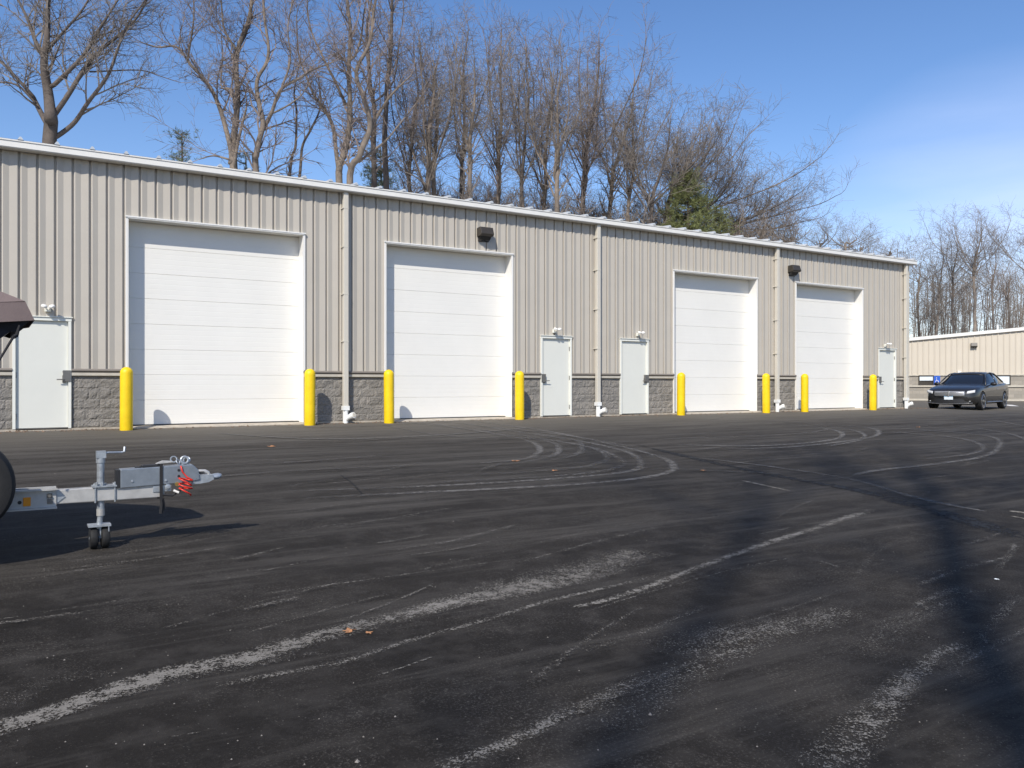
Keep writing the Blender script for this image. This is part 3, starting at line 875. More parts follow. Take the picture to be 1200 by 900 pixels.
r0 = ringpts(.50, lambda i: 1.75)
for rr2 in (r3, r2, r1, r0): cv.v += rr2
nn = len(out)
for k in range(3):
    for i in range(nn):
        j = (i+1) % nn; cv.f.append((k*nn+i, k*nn+j, (k+1)*nn+j, (k+1)*nn+i))
cv.f.append(tuple(3*nn+i for i in range(nn)))
co = cv.build('canvas_cover', M['cloth'], BT)
sl = co.modifiers.new('thick', 'SOLIDIFY'); sl.thickness = .006
# scalloped black sheet inside the hem: shade under the cover painted in
ln = MB()
for i in range(nn):
    j = (i+1) % nn; A = Vector(r3[i]); C_ = Vector(r3[j]); m0 = len(ln.v); ns = 8
    for k in range(ns+1):
        f = k/ns; p = A.lerp(C_, f); c0 = Vector((-3.2,-11.7,p.z)); inn = p + (c0-p).normalized()*.012
        dr = .030 + .05*(abs(2*f-1)**1.5)
        ln.v += [(inn.x,inn.y,p.z+.01),(inn.x+ (c0-inn).normalized().x*.10, inn.y+(c0-inn).normalized().y*.10, p.z-dr)]
    for k in range(ns): ln.f.append((m0+2*k,m0+2*k+2,m0+2*k+3,m0+2*k+1))
ll = ln.build('cover_underside_shade', M['clothdark'], BT); sl = ll.modifiers.new('thick','SOLIDIFY'); sl.thickness = .004
MB().tube([Vector(r2[i % nn]) + Vector((0,0,.0)) for i in range(nn+1)], .006, 6).build('piping', mat('brown_piping', (.07,.05,.045), .8), BT)
# hull under it
hu = MB()
def hullring(s_, z, sx): return [(x*s_ + sx + (-3.2)*(1-s_), -11.7+(y+11.7)*s_*.97, z) for (x, y) in out]
hr = [hullring(.975, 1.28, -.02), hullring(.93, 1.05, -.16), hullring(.80, .62, -.55), hullring(.30, .32, -.9)]
for q in hr: hu.v += q
for k in range(3):
    for i in range(nn):
        j = (i+1) % nn; hu.f.append((k*nn+i, (k+1)*nn+i, (k+1)*nn+j, k*nn+j))
hu.f.append(tuple(3*nn+i for i in range(nn))); hu.f.append(tuple(reversed(range(nn))))
hu.build('hull', M['hull'], BT, smooth='auto')
a1_ = at_y(23,-12.1,381); a2_ = at_y(19.5,-12.1,393); a3_ = at_y(15.5,-12.12,395); a4_ = at_y(-2,-12.2,424); a5_ = at_y(-30,-12.25,470)
MB().tube([a1_,a2_], [.007,.012], 6).tube([a2_,a3_], .014, 6).tube([a3_,a4_,a5_], [.009,.007,.007], 6).build('strap', M['clothdark'], BT)
localise(BT)

# ------------------------------------------------------------------ car
def make_car():
    C_ = empty('parked_car')
    tag(C_, 'dark grey four door sedan with wide chrome grille parked past the building corner', 'car')
    # local: x forward is -x (front at x=0, rear at 5.1), y across, z up
    # stations: x, halfwidth, z_bottom, z_shoulder, z_top(centre), w_top
    st = [(-.02,.55,.36,.58,.66,.40),(.05,.74,.26,.66,.76,.55),(.22,.86,.20,.74,.84,.66),(.55,.92,.19,.82,.92,.74),(.95,.935,.19,.87,.97,.76),
          (1.45,.94,.20,.91,1.02,.78),(1.75,.945,.20,.93,1.03,.82),(2.4,.95,.20,.94,1.0,.86),(3.2,.95,.20,.96,1.02,.86),(3.9,.945,.20,.98,1.05,.84),(4.3,.935,.22,1.0,1.09,.78),
          (4.75,.90,.24,.99,1.08,.72),(5.02,.82,.30,.92,1.02,.62),(5.10,.70,.40,.80,.90,.5)]
    m_ = MB(); cols = 0
    for (x, w, zb_, zs, zt_, wt) in st:
        half = [(0,zb_),(w*.86,zb_),(w*.97,zb_+.07),(w*1.0,zb_+.22),(w*.995,zs-.16),(w*.965,zs-.02),(w*.92,zs+.03),(wt,zt_-.03),(wt*.5,zt_-.002),(0,zt_)]
        full = [(x, y, z) for y, z in half] + [(x, -y, z) for y, z in reversed(half[1:-1])]
        cols = len(full); m_.v += full
    for i in range(len(st)-1):
        for k in range(cols):
            k2 = (k+1) % cols; m_.f.append((i*cols+k, (i+1)*cols+k, (i+1)*cols+k2, i*cols+k2))
    m_.f.append(tuple(range(cols))); m_.f.append(tuple((len(st)-1)*cols+k for k in reversed(range(cols))))
    body = m_.build('body', M['carpaint'], None, smooth=True)
    cut = MB()
    for xw in (.92, 3.92):
        for sg in (-1, 1):
            cut.lathe([(0,-.14),(.385,-.14),(.385,.20),(0,.20)], (xw, sg*.90, .345), 36, Matrix.Rotation(R(90),3,'X'))
    cu = cut.build('cutter', M['blackp'])
    ss_ = body.modifiers.new('s','SUBSURF'); ss_.levels = 1; ss_.render_levels = 1
    bo_ = body.modifiers.new('b','BOOLEAN'); bo_.operation = 'DIFFERENCE'; bo_.object = cu; bo_.solver = 'EXACT'
    bpy.context.view_layer.update()
    dg = bpy.context.evaluated_depsgraph_get()
    me = bpy.data.meshes.new_from_object(body.evaluated_get(dg))
    body.modifiers.clear(); body.data = me
    bpy.data.objects.remove(cu)
    me.set_sharp_from_angle(angle=R(35))
    body.parent = C_
    # greenhouse (glass)
    gh = [(1.55,.74,.70,.97,1.00),(2.05,.77,.60,.97,1.32),(2.45,.78,.60,.97,1.44),(3.0,.79,.61,.98,1.475),(3.5,.78,.60,1.0,1.45),(3.95,.76,.57,1.02,1.34),(4.40,.70,.52,1.05,1.13)]
    m_ = MB(); 
    for (x, wb, wt, z0, z1) in gh:
        half = [(wb+.10,z0-.08),(wb+.085,z0),(wb*.55+wt*.45+.045,(z0*.45+z1*.55)),(wt+.02,z1-.03),(wt*.7,z1),(0,z1+.012)]
        full = [(x,y,z) for y,z in half] + [(x,-y,z) for y,z in reversed(half[:-1])]
        cg = len(full); m_.v += full
    for i in range(len(gh)-1):
        for k in range(cg-1): m_.f.append((i*cg+k, (i+1)*cg+k, (i+1)*cg+k+1, i*cg+k+1))
    m_.f.append(tuple(range(cg))); m_.f.append(tuple((len(gh)-1)*cg+k for k in reversed(range(cg))))
    gl = m_.build('glass_cabin', M['carglass'], C_, smooth='auto')
    # roof skin and pillars
    rf_ = MB(); R_ = gh[1:6]; 
    for (x, wb, wt, z0, z1) in [(2.18,.77,.605,.97,1.37)] + R_[1:4] + [(3.85,.76,.575,1.02,1.37)]:
        rf_.v += [(x,-wt-.03,z1-.035),(x,-wt*.7,z1+.010),(x,0,z1+.022),(x,wt*.7,z1+.010),(x,wt+.03,z1-.035)]
    for i in range(4):
        for k in range(4): rf_.f.append((i*5+k,(i+1)*5+k,(i+1)*5+k+1,i*5+k+1))
    ro = rf_.build('roof_panel', M['carpaint'], C_, smooth=True); s2 = ro.modifiers.new('t','SOLIDIFY'); s2.thickness = .012
    pl = MB()
    for sg in (-1, 1):
        pl.tube([(1.50,sg*.86,.97),(2.05,sg*.70,1.30),(2.25,sg*.64,1.395),(2.9,sg*.645,1.455),(3.5,sg*.635,1.425),(3.95,sg*.63,1.32),(4.40,sg*.74,1.07)], [.03,.026,.024,.02,.022,.03,.04], 8)
        pl.tube([(2.95,sg*.885,.97),(3.02,sg*.655,1.445)], .022, 6)
    pl.build('pillar', M['carpaint'], C_, smooth=True)
    tr = MB()
    for sg in (-1, 1): tr.tube([(1.6,sg*.885,.97),(2.6,sg*.905,.985),(3.6,sg*.90,1.0),(4.3,sg*.82,1.05)], .010, 6); tr.tube([(1.35,sg*.955,.30),(2.6,sg*.962,.30),(3.5,sg*.955,.30)], .014, 6)
    tr.build('side_trim', M['chrome'], C_)
    # face
    def face_x(y, z): return -.035 + .19*(abs(y)/.8)**2.2 + max(0, z-.62)*.35
    g_ = MB(); 
    def patch(mb, ys, zs, off):
        n0 = len(mb.v)
        for z in zs:
            for y in ys: mb.v.append((face_x(y, z)-off, y, z))
        w = len(ys)
        for j in range(len(zs)-1):
            for i in range(w-1):
                a = n0+j*w+i; mb.f.append((a, a+w, a+w+1, a+1)); 
    ys = [-.53+.053*i for i in range(21)]
    patch(g_, ys, [.53,.60,.66,.715], .03); go = g_.build('grille', mat('grille_chrome', (.50,.50,.50), .35, .6), C_, smooth=True); s3 = go.modifiers.new('t','SOLIDIFY'); s3.thickness = -.03
    gi = MB(); patch(gi, [-.50+.050*i for i in range(21)], [.55,.62,.695], .062); gi.build('grille_mesh', mat('grille_mesh', (.20,.20,.20), .45, .5), C_, smooth=True)
    MB().box(-.125,-.06,-.014,.014,.53,.735).build('badge', M['chrome'], C_)
    lo = MB(); patch(lo, [-.66+.066*i for i in range(21)], [.27,.34,.42], .028); lo.build('lower_intake', M['blackp'], C_, smooth=True)
    sp = MB(); sp.tube([(face_x(y,.25)-.03, y, .245+.03*(abs(y)/.8)**3) for y in [-.78+.078*i for i in range(21)]], .013, 6).build('bumper_trim', M['chrome'], C_)
    MB().box(-.088,-.076,-.155,.155,.40,.56).build('number_plate', M['plate'], C_)
    MB().box(-.0915,-.0885,-.155,.155,.515,.56).build('plate_band', M['plateblue'], C_)
    for sg in (-1, 1):
        h_ = MB(); ysl = [sg*(.60+.026*i) for i in range(10)]
        n0 = 0
        for z0_, up in ((.615,0),(.66,.0),(.715,0)):
            for i, y in enumerate(ysl): h_.v.append((face_x(y, z0_)-.03+ .012*i*.4, y, z0_ + .006*i*.9))
        for j in range(2):
            for i in range(9):
                a = j*10+i; h_.f.append((a,a+10,a+11,a+1) if sg>0 else (a,a+1,a+11,a+10))
        ho = h_.build('headlight', M['lens'], C_, smooth=True); s4 = ho.modifiers.new('t','SOLIDIFY'); s4.thickness = -.03
        MB().box(.06,.10,sg*.60-.12,sg*.60+.12,.335,.355).build('fog_light', M['lens'], C_)
        mr = MB().lathe([(0,-.11),(.05,-.10),(.075,-.04),(.075,.04),(.05,.10),(0,.11)], (1.95,sg*1.03,1.0), 12, Matrix.Rotation(R(90),3,'X'))
        mr.tube([(1.95,sg*.88,.95),(1.96,sg*.98,.985)], .02, 6); mr.build('wing_mirror', M['carpaint'], C_, smooth=True)
        for xw in (2.75, 3.75): MB().tube([(xw,sg*.955,.80),(xw+.18,sg*.955,.80)], .012, 6).build('door_handle', M['chrome'], C_)
        for xw in (.92, 3.92):
            r = .345
            Mx = Matrix.Rotation(R(90), 3, 'X'); cc = (xw, sg*.835, r)
            w_ = MB().lathe([(r*.7,-.11),(r*.93,-.115),(r,-.09),(r,.09),(r*.93,.115),(r*.7,.11)], cc, 40, Mx).build('wheel', M['rubber'], C_, smooth='auto')
            MB().lathe([(0,-.04),(r*.70,-.04),(r*.72,-.108),(r*.76,-.108),(r*.76,.108),(r*.72,.108),(r*.70,.04),(0,.04)], cc, 40, Mx).build('rim_barrel', M['bronze'], w_, smooth='auto')
            sp_ = MB()
            for k in range(10):
                a = 2*PI*k/10
                for sd_ in (-1, 1):
                    b1 = a + sd_*.06; b2 = a + sd_*.13
                    sp_.tube([(xw+.05*math.cos(b1), sg*(.835+.095), r+.05*math.sin(b1)), (xw+.25*math.cos(b2), sg*(.835+.11), r+.25*math.sin(b2))], .010, 4)
            sp_.tube([(xw + .255*math.cos(2*PI*k/32), sg*(.835+.108), r+.255*math.sin(2*PI*k/32)) for k in range(33)], .010, 5)
            sp_.lathe([(0,-.01),(.06,-.01),(.06,.01),(0,.01)], (xw, sg*.945, r), 16, Mx)
            sp_.build('rim', M['chrome'], w_)
    return C_
car = make_car()
f0 = at_t(1149, 31.5); r0_ = at_t(1174, 31.5 + 3*.712)
dv = Vector((r0_.x - f0.x, r0_.y - f0.y, 0)).normalized()
ang = math.atan2(dv.y, dv.x)
# driver side front wheel sits at local (.92, -.835)
lp = Matrix.Rotation(ang, 3, 'Z') @ Vector((.92, -.835, 0))
# choose the side that faces the camera
lp2 = Matrix.Rotation(ang, 3, 'Z') @ Vector((.92, .835, 0))
base = f0 - (lp if (f0 - lp).y > (f0 - lp2).y else lp2)
car.location = (base.x, base.y, lot_h(base.x + 1, base.y) - .002)
car.rotation_euler = (0, 0, ang)

# ------------------------------------------------------------------ far building
FB = empty('far_building')
tag(FB, 'cream metal sided building with tan block base and small windows behind the parked car', 'building')
A = at_t(1065, 50.0); phi = R(20)
dr_c = (math.cos(phi), -math.sin(phi))
dw = Vector((CT*dr_c[0] + ST*dr_c[1], -ST*dr_c[0] + CT*dr_c[1], 0)).normalized()
gzA = lot_h(A.x, A.y)
FB.location = (A.x, A.y, gzA); FB.rotation_euler = (0, 0, math.atan2(dw.y, dw.x))
fbM = Matrix.Rotation(math.atan2(dw.y, dw.x), 3, 'Z')
def fbx(px):                        # photo column -> distance along the far facade
    best = None
    u = (px-600)/960.0
    # solve A + s*d on ray
    Ac = (465/960*50.0, 50.0)
    return (u*Ac[1] - Ac[0]) / (dr_c[0] - u*dr_c[1])
def fbz(px, py):
    s_ = fbx(px); t = 50.0 + s_*dr_c[1]
    return CAM.z + (450-py)/960*t - gzA
SL, SR, SP = -9.0, 26.0, 9.0
ev = fbz(1065, 396.5)
def top(s): return ev + .083*(s if s < SP else 2*SP - s)
H1 = fbz(1065, 440.5); zb1 = fbz(1065,453.8); zb0 = fbz(1065,451.5)
m_ = MB(); x = SL; P = []
while x < SR:
    for a, y in ((0, 0), (.03, -.03), (.07, -.03), (.10, 0)):
        P.append((x+a, y))
    x += .3048
for (xx, y) in P: m_.v += [(xx, y, H1+.03), (xx, y, top(xx))]
for i in range(len(P)-1): m_.f.append((2*i, 2*i+2, 2*i+3, 2*i+1))
m_.build('siding', M['siding2'], FB)
wins = [(fbx(1076.3), fbx(1094.5)), (fbx(1164.5), fbx(1184.2))]
wz0, wz1 = fbz(1085, 451.4), fbz(1085, 439.8)
bl2 = MB(); cur = SL
bl2.box(SL, SR, .02, .3, 0, zb0)
for a, b_ in wins: bl2.box(cur, a, .02, .3, zb0+.003, H1); cur = b_
bl2.box(cur, SR, .02, .3, zb0+.003, H1)
bl2.build('block_wall', M['block2'], FB)
MB().box(SL, SR, -.05, .019, zb0-.10, zb0-.0).build('band_course', M['cap'], FB)
MB().box(SL, SR, -.05, .019, H1+.005, H1+.07).build('sill', M['cap'], FB)
MB().box(SL, SR, -.04, .019, -.05, .10).build('base_course', M['cap'], FB)
for (a, b_) in wins:
    w_ = MB().box(a+.06, b_-.06, .08, .10, wz0+.05, wz1-.05).build('window', mat('reflective_pane', (.32,.40,.46), .12, .3), FB)
    fr = MB(); fr.box(a, a+.06, -.06, .12, wz0, wz1); fr.box(b_-.06, b_, -.06, .12, wz0, wz1); fr.box(a+.061, b_-.061, -.06, .12, wz1-.06, wz1); fr.box(a+.061, b_-.061, -.06, .12, wz0, wz0+.06)
    fr.build('window_frame', M['bronze'], w_)
    if a < 2: MB().box(a+.065, b_-.065, .03, .07, wz0+.065, wz0+.065+(wz1-wz0)*.34).build('dark_lower_pane', M['bronze'], w_)
    MB().box(a+.062, b_-.062, -.03, -.01, wz0+.065+((wz1-wz0)*.36 if a < 2 else 0), wz1-.062).build('blind', M['plate'], w_)
rk = MB()
for s0, s1 in ((SL-.3, SP), (SP, SR+.3)):
    rk.prism([(s0, top(s0)-.16), (s1, top(s1)-.16), (s1, top(s1)+.03), (s0, top(s0)+.03)], -.14, -.02, 'y')
rk.build('rake_trim', M['fascia'], FB)
rr3 = MB()
rr3.poly([(SL-.3,-.1,top(SL)+.02),(SP,-.1,top(SP)+.035),(SP,22,top(SP)+.035),(SL-.3,22,top(SL)+.02)])
rr3.poly([(SP,-.1,top(SP)+.035),(SR+.3,-.1,top(SR)+.02),(SR+.3,22,top(SR)+.02),(SP,22,top(SP)+.035)])
rr3.build('roof', M['roofm'], FB)
MB().box(SL, SL+.2, .3, 22, 0, top(SL)).box(SR-.2, SR, .3, 22, 0, top(SR)).build('side_wall', M['siding2'], FB)
s_ = fbx(1141); z_ = fbz(1141, 404.5)
MB().prism([(-.03,z_+.13),(-.22,z_+.13),(-.28,z_-.06),(-.2,z_-.13),(-.03,z_-.15)], s_-.16, s_+.16).build('wall_lamp', M['bronze'], FB)
s_ = fbx(1124); z_ = fbz(1124, 436)
MB().box(s_-.09, s_+.09, -.12, -.03, z_-.06, z_+.06).build('small_lamp', M['white'], FB)
s_ = fbx(1175.5); z_ = top(s_)
MB().tube([(s_, 1.5, z_-.1), (s_, 1.5, z_+.38)], .05, 10).build('roof_vent', M['white'], FB)
# accessible parking sign on its post
sp0 = at_t(1098, 48.6); sg_ = empty('parking_sign', (sp0.x, sp0.y, lot_h(sp0.x, sp0.y)), math.atan2(dw.y, dw.x))
tag(sg_, 'small blue accessible parking sign beside the far building window', 'sign')
z0_, z1_ = CAM.z - (451.5-450)/960*48.6 - sg_.location.z, CAM.z + (450-440.5)/960*48.6 - sg_.location.z
pn = MB().box(-.17,.17,-.03,-.012,z0_,z1_).build('sign_panel', M['blue'], sg_)
gy = -.034; zc_ = (z0_+z1_)/2
gly = MB().tube(ring(-.01, gy, zc_-.07, .075, .01, Matrix.Rotation(R(90),3,'X')), .012, 4).tube([(-.03,gy,zc_+.12),(-.02,gy,zc_-.0),(.05,gy,zc_-.0),(.09,gy,zc_-.12),(.12,gy,zc_-.11)], .014, 4).tube([(-.03,gy,zc_+.15),(-.03,gy,zc_+.19)], .022, 6).build('wheelchair_symbol', M['white'], pn)
MB().tube([(0,0,0),(0,0,z1_+.02)], .022, 8).build('post', M['galv'], sg_)

# ------------------------------------------------------------------ fallen leaves / litter
def leaf(px, py, s_, lab, seed, m='leaf'):
    rg_ = random.Random(seed); g0 = ground(px, py); mb = MB(); n = 11
    pts = []
    for k in range(n):
        a = 2*PI*k/n; r = s_*(.55 + .45*(k % 2)) * rg_.uniform(.7, 1.15)
        pts.append((r*math.cos(a), r*.75*math.sin(a), .006 + .28*s_*abs(math.sin(a*1.5+seed))*rg_.uniform(.4,1)))
    mb.v = [(0,0,.012)] + pts; mb.f = [(0, 1+k, 1+(k+1) % n) for k in range(n)]
    o = mb.build('fallen_leaf' if m == 'leaf' else 'paper_scrap', M[m], loc=g0); o.rotation_euler = (0,0,seed)
    so = o.modifiers.new('t','SOLIDIFY'); so.thickness = .0012
    tag(o, lab, 'leaf' if m == 'leaf' else 'scrap', 'dry leaves on the asphalt' if m == 'leaf' else None)
leaf(409, 741, .045, 'largest curled tan leaf on the long pale scrape', 1)
leaf(432, 743, .025, 'small leaf just right of the largest curled leaf', 2)
leaf(603, 541, .07, 'orange brown leaf lying inside the tyre arcs', 3)
leaf(650, 552, .05, 'tan leaf below the tyre arcs left of centre', 4)
leaf(824, 552, .045, 'small orange leaf at the tip of the tyre arcs', 5)
leaf(318, 524, .09, 'pale flattened leaf in front of the nearest roll door', 6)
leaf(1076, 501, .08, 'small orange leaf on the asphalt before the far entry door', 7)
leaf(1168, 680, .022, 'tiny white scrap on the asphalt in the right hand shade', 8, 'paper')
# debris line along the building foot
db = MB(); rg_ = random.Random(11)
for i in range(1700):
    x = rg_.uniform(fx(-10), XE+1); y = -.03 - abs(rg_.gauss(0, .20)); s_ = rg_.uniform(.006, .034); a = rg_.uniform(0, 6.28)
    if any(p0 < x < p1 for p0, p1 in [(o_[0], o_[1]) for o_ in OH]) and y > -.2: continue
    z = lot_h(x, y) + .002
    q = [(x+s_*math.cos(a+k*2.1)*rg_.uniform(.6,1.3), y+s_*math.sin(a+k*2.1)*rg_.uniform(.6,1.3), z) for k in range(3)]
    t_ = (x, y, z + s_*rg_.uniform(.3, 1.0))
    n = len(db.v); db.v += q + [t_]; db.f += [(n,n+1,n+3),(n+1,n+2,n+3),(n+2,n,n+3)]
tag(db.build('leaf_debris', mat('debris', (.16,.11,.075), .9, var=.6, scale=9)), 'scatter of dry leaf bits and grit along the foot of the building', 'debris', kind='stuff')
# loose stones on the lot
db = MB()
for i in range(260):
    px = rg_.uniform(0, 1200); py = 520 + 380*rg_.random(); g0 = ground(px, py); s_ = rg_.uniform(.0012, .0045) * (1 if rg_.random() < .96 else 2.2); a = rg_.uniform(0, 6.28)
    q = [(g0.x+s_*math.cos(a+k*1.57), g0.y+s_*math.sin(a+k*1.57), g0.z) for k in range(4)]
    n = len(db.v); db.v += q + [(g0.x, g0.y, g0.z+s_)]; db.f += [(n+k, n+(k+1) % 4, n+4) for k in range(4)]
tag(db.build('loose_grit', mat('pale_grit', (.22,.20,.18), .9)), 'loose pale grit scattered over the asphalt', 'grit', kind='stuff')

# ------------------------------------------------------------------ trees
class Tree:
    def __init__(s, seed, dens=1.0, fine=1.0):
        s.rg = random.Random(seed); s.tr = MB(); s.cr = MB(); s.dens = dens; s.fine = fine
    def rot(s, d, ang):
        ax = d.cross(Vector((s.rg.gauss(0,1), s.rg.gauss(0,1), s.rg.gauss(0,1))))
        if ax.length < 1e-5: ax = Vector((1,0,0))
        return Matrix.Rotation(ang, 3, ax.normalized()) @ d
    def branch(s, p, d, L, r, lvl):
        rg = s.rg; n = (0, 6, 6, 4, 3)[lvl]; step = L / n
        pts = [p]; q = p.copy(); dd = d.copy()
        bend = Vector((rg.gauss(0,.14), rg.gauss(0,.14), .11 if lvl < 3 else .04))
        for i in range(n):
            dd = (dd + bend + Vector((rg.gauss(0,.12), rg.gauss(0,.12), rg.gauss(0,.08)))).normalized()
            q = q + dd * step; pts.append(q)
        s.cr.tube(pts, [max(.0045, r * (1 - .75*i/n)) for i in range(n+1)], 4 if lvl < 2 else 3, False)
        if lvl >= 4: return
        sp = (0, .5, .25, .14)[lvl] / s.dens
        k = max(2, int(L / sp))
        for j in range(k):
            f = rg.uniform(.18, 1.0); i = min(n-1, int(f*n)); g_ = f*n - i
            b = pts[i].lerp(pts[i+1], g_); dl = (pts[i+1]-pts[i]).normalized()
            cl = L * rg.uniform(.34, .66) * (1.15 - .55*f)
            if lvl == 3: cl = rg.uniform(.25, .8)
            s.branch(b, s.rot(dl, R(rg.uniform(28, 60))), max(.2, cl), r * (.42 if lvl < 3 else .5), lvl + 1)
    def leader(s, pts, r0, r1, clear=.25, blen=2.6, sp=.55):
        rg = s.rg; P = catmull(pts, 5) if len(pts) > 2 else pts; n = len(P)
        P = [P[0]] + [p + Vector((noise.noise(p*.55+Vector((r0*90,0,0)))*.16, noise.noise(p*.55+Vector((0,r0*90,7)))*.16, 0)) for p in P[1:]]
        rad = [r0 + (r1-r0)*i/(n-1) for i in range(n)]
        s.tr.tube(P, rad, 9, True)
        Ls = [0]
        for i in range(1, n): Ls.append(Ls[-1] + (P[i]-P[i-1]).length)
        x = Ls[-1]*clear
        while x < Ls[-1]:
            i = 0
            while i < n-2 and Ls[i+1] < x: i += 1
            f = (x - Ls[i]) / max(1e-6, Ls[i+1]-Ls[i]); b = P[i].lerp(P[i+1], f); dl = (P[i+1]-P[i]).normalized()
            t = x / Ls[-1]
            L = blen * rg.uniform(.5, 1.15) * (1.1 - .62*t)
            d = s.rot(dl, R(rg.uniform(28, 62) * (1 - .35*t)))
            if d.z < -.1: d.z = abs(d.z)*.3; d.normalize()
            s.branch(b, d, max(.5, L), min(rad[i]*.55, .05) , 2)
            x += sp / s.dens * rg.uniform(.5, 1.5)
        s.branch(P[-1], (P[-1]-P[-2]).normalized(), blen*.6, r1, 2)
    def build(s, name, loc, label, trunkm, twigm, group):
        e = empty(name, loc); tag(e, label, 'tree', group)
        inv = Matrix.Translation(-Vector(loc))
        t = s.tr.build('trunk', M[trunkm], e, smooth=True); t.data.transform(inv)
        c = s.cr.build('crown', M[twigm], e); c.data.transform(inv)
        return e
GRP = 'bare trees behind the storage building'
def pxpath(pts, t, jit, rg):
    out_ = []; dt = 0
    for i, (px, py) in enumerate(pts):
        if i: dt += rg.uniform(-jit, jit)
        out_.append(at_t(px, t + dt, py))
    return out_
def traced(name, t, limbs, label, seed, trunkm='bark', twigm='twig', dens=1.0, blen=2.4):
    T = Tree(seed, dens); rg = random.Random(seed+50)
    b0 = limbs[0][0][0]; base = at_t(b0[0], t); base.z = terrain(base.x, base.y) - .1
    for k, (pts, r0, r1, cl) in enumerate(limbs):
        P = pxpath(pts, t, .5, rg)
        if k == 0 or cl < 0: P = [Vector((base.x, base.y, base.z))] + P
        T.leader(P, r0*.9, r1*.7, clear=abs(cl), blen=blen*1.1, sp=.36)
    return T.build(name, base, label, trunkm, twigm, GRP)
traced('bare_tree', 29, [
  ([(57,165),(57,140),(56,105),(53,65),(56,20),(58,-40)], .30, .07, .72),
  ([(55,150),(42,120),(35,108),(0,70),(-40,45)], .11, .04, .2),
  ([(53,65),(40,40),(25,10),(8,-25)], .09, .04, .1),
  ([(58,142),(75,120),(95,85),(115,65),(140,40),(165,10),(185,-20)], .11, .03, .2),
  ([(60,162),(85,142),(105,118),(125,90),(135,65),(150,30),(172,-5)], .10, .03, .2),
  ([(57,103),(85,75),(110,40),(130,15),(150,-20)], .09, .03, .2),
  ([(58,60),(80,35),(100,10),(115,-20)], .06, .03, .2),
  ([(42,122),(20,100),(-10,98),(-40,110)], .05, .02, .2),
  ([(105,84),(135,83),(165,83),(188,90),(212,97)], .035, .015, .5)],
  'broad spreading bare oak rising above the roof at the far left', 5, 'barkd', 'twig', 1.15, 2.2)
traced('bare_tree', 31, [
  ([(272,205),(275,165),(278,120),(278,60),(290,20),(298,-30)], .19, .07, .6),
  ([(270,192),(265,150),(253,115),(240,95),(222,75),(205,55),(185,55),(168,50)], .11, .03, .3),
  ([(222,75),(224,45),(226,0),(228,-40)], .05, .02, .1),
  ([(275,197),(283,150),(289,126)], .08, .05, .8),
  ([(270,188),(250,183),(232,187)], .05, .02, .3),
  ([(278,60),(262,30),(258,-20)], .06, .03, .1),
  ([(276,130),(268,105),(258,100),(262,60),(255,20)], .05, .02, .2)],
  'multi stemmed bare tree with a long limb reaching left over the roof', 12, 'bark', 'twigr', 1.0)
traced('bare_tree', 31, [
  ([(298,210),(300,182),(309,150),(304,125),(303,95),(314,70),(312,30),(312,-30)], .15, .05, .5),
  ([(309,150),(320,130),(330,105),(350,92),(372,80),(392,72)], .09, .03, .2),
  ([(330,105),(340,70),(338,30),(342,-20)], .05, .02, .1),
  ([(318,133),(338,122),(352,110),(360,95)], .04, .02, .3)],
  'slender forked bare tree leaning right, next to the multi stemmed one', 23, 'bark', 'twigr', 1.0)
traced('bare_tree', 33, [
  ([(340,215),(345,172),(350,132),(345,108),(350,70)], .08, .03, .5),
  ([(350,215),(354,175),(367,150),(376,125),(372,90)], .07, .03, .4)],
  'thin young pair of stems forming a small bare tree left of the first downspout', 31, 'barkd', 'twig', .9, 1.6)
traced('bare_tree', 32, [
  ([(397,225),(405,180),(407,150),(410,110),(412,60),(410,10),(405,-40)], .17, .06, .55),
  ([(399,205),(392,155),(375,125),(365,105),(352,70),(348,20)], .10, .03, .3),
  ([(409,125),(392,95),(376,68),(365,38),(360,-10)], .07, .03, .2),
  ([(411,70),(425,40),(430,0)], .06, .03, .1)],
  'bare tree with crossing limbs directly above the first downspout', 44, 'bark', 'twigr', 1.05)
traced('bare_tree', 31.5, [
  ([(410,228),(424,182),(435,150),(425,115),(418,85),(433,50),(440,0),(444,-40)], .16, .05, .5),
  ([(435,150),(447,130),(460,108),(478,88)], .09, .03, .3),
  ([(420,190),(440,175),(458,160),(478,130),(500,105)], .06, .02, .4),
  ([(435,112),(430,92),(420,75),(405,60)], .05, .02, .2)],
  'right leaning pale bare tree behind the left end of the second bay', 52, 'bark', 'twigr', 1.0)
traced('bare_tree', 35, [
  ([(438,232),(437,150),(435,90),(432,40),(438,-10)], .16, .05, .55),
  ([(453,235),(452,150),(455,80),(458,10),(456,-30)], .15, .05, .55),
  ([(437,120),(460,95),(470,50),(474,0)], .05, .02, .2)],
  'two straight ivy wrapped stems of one bare tree above a low pine', 61, 'barkd', 'twigr', 1.0)

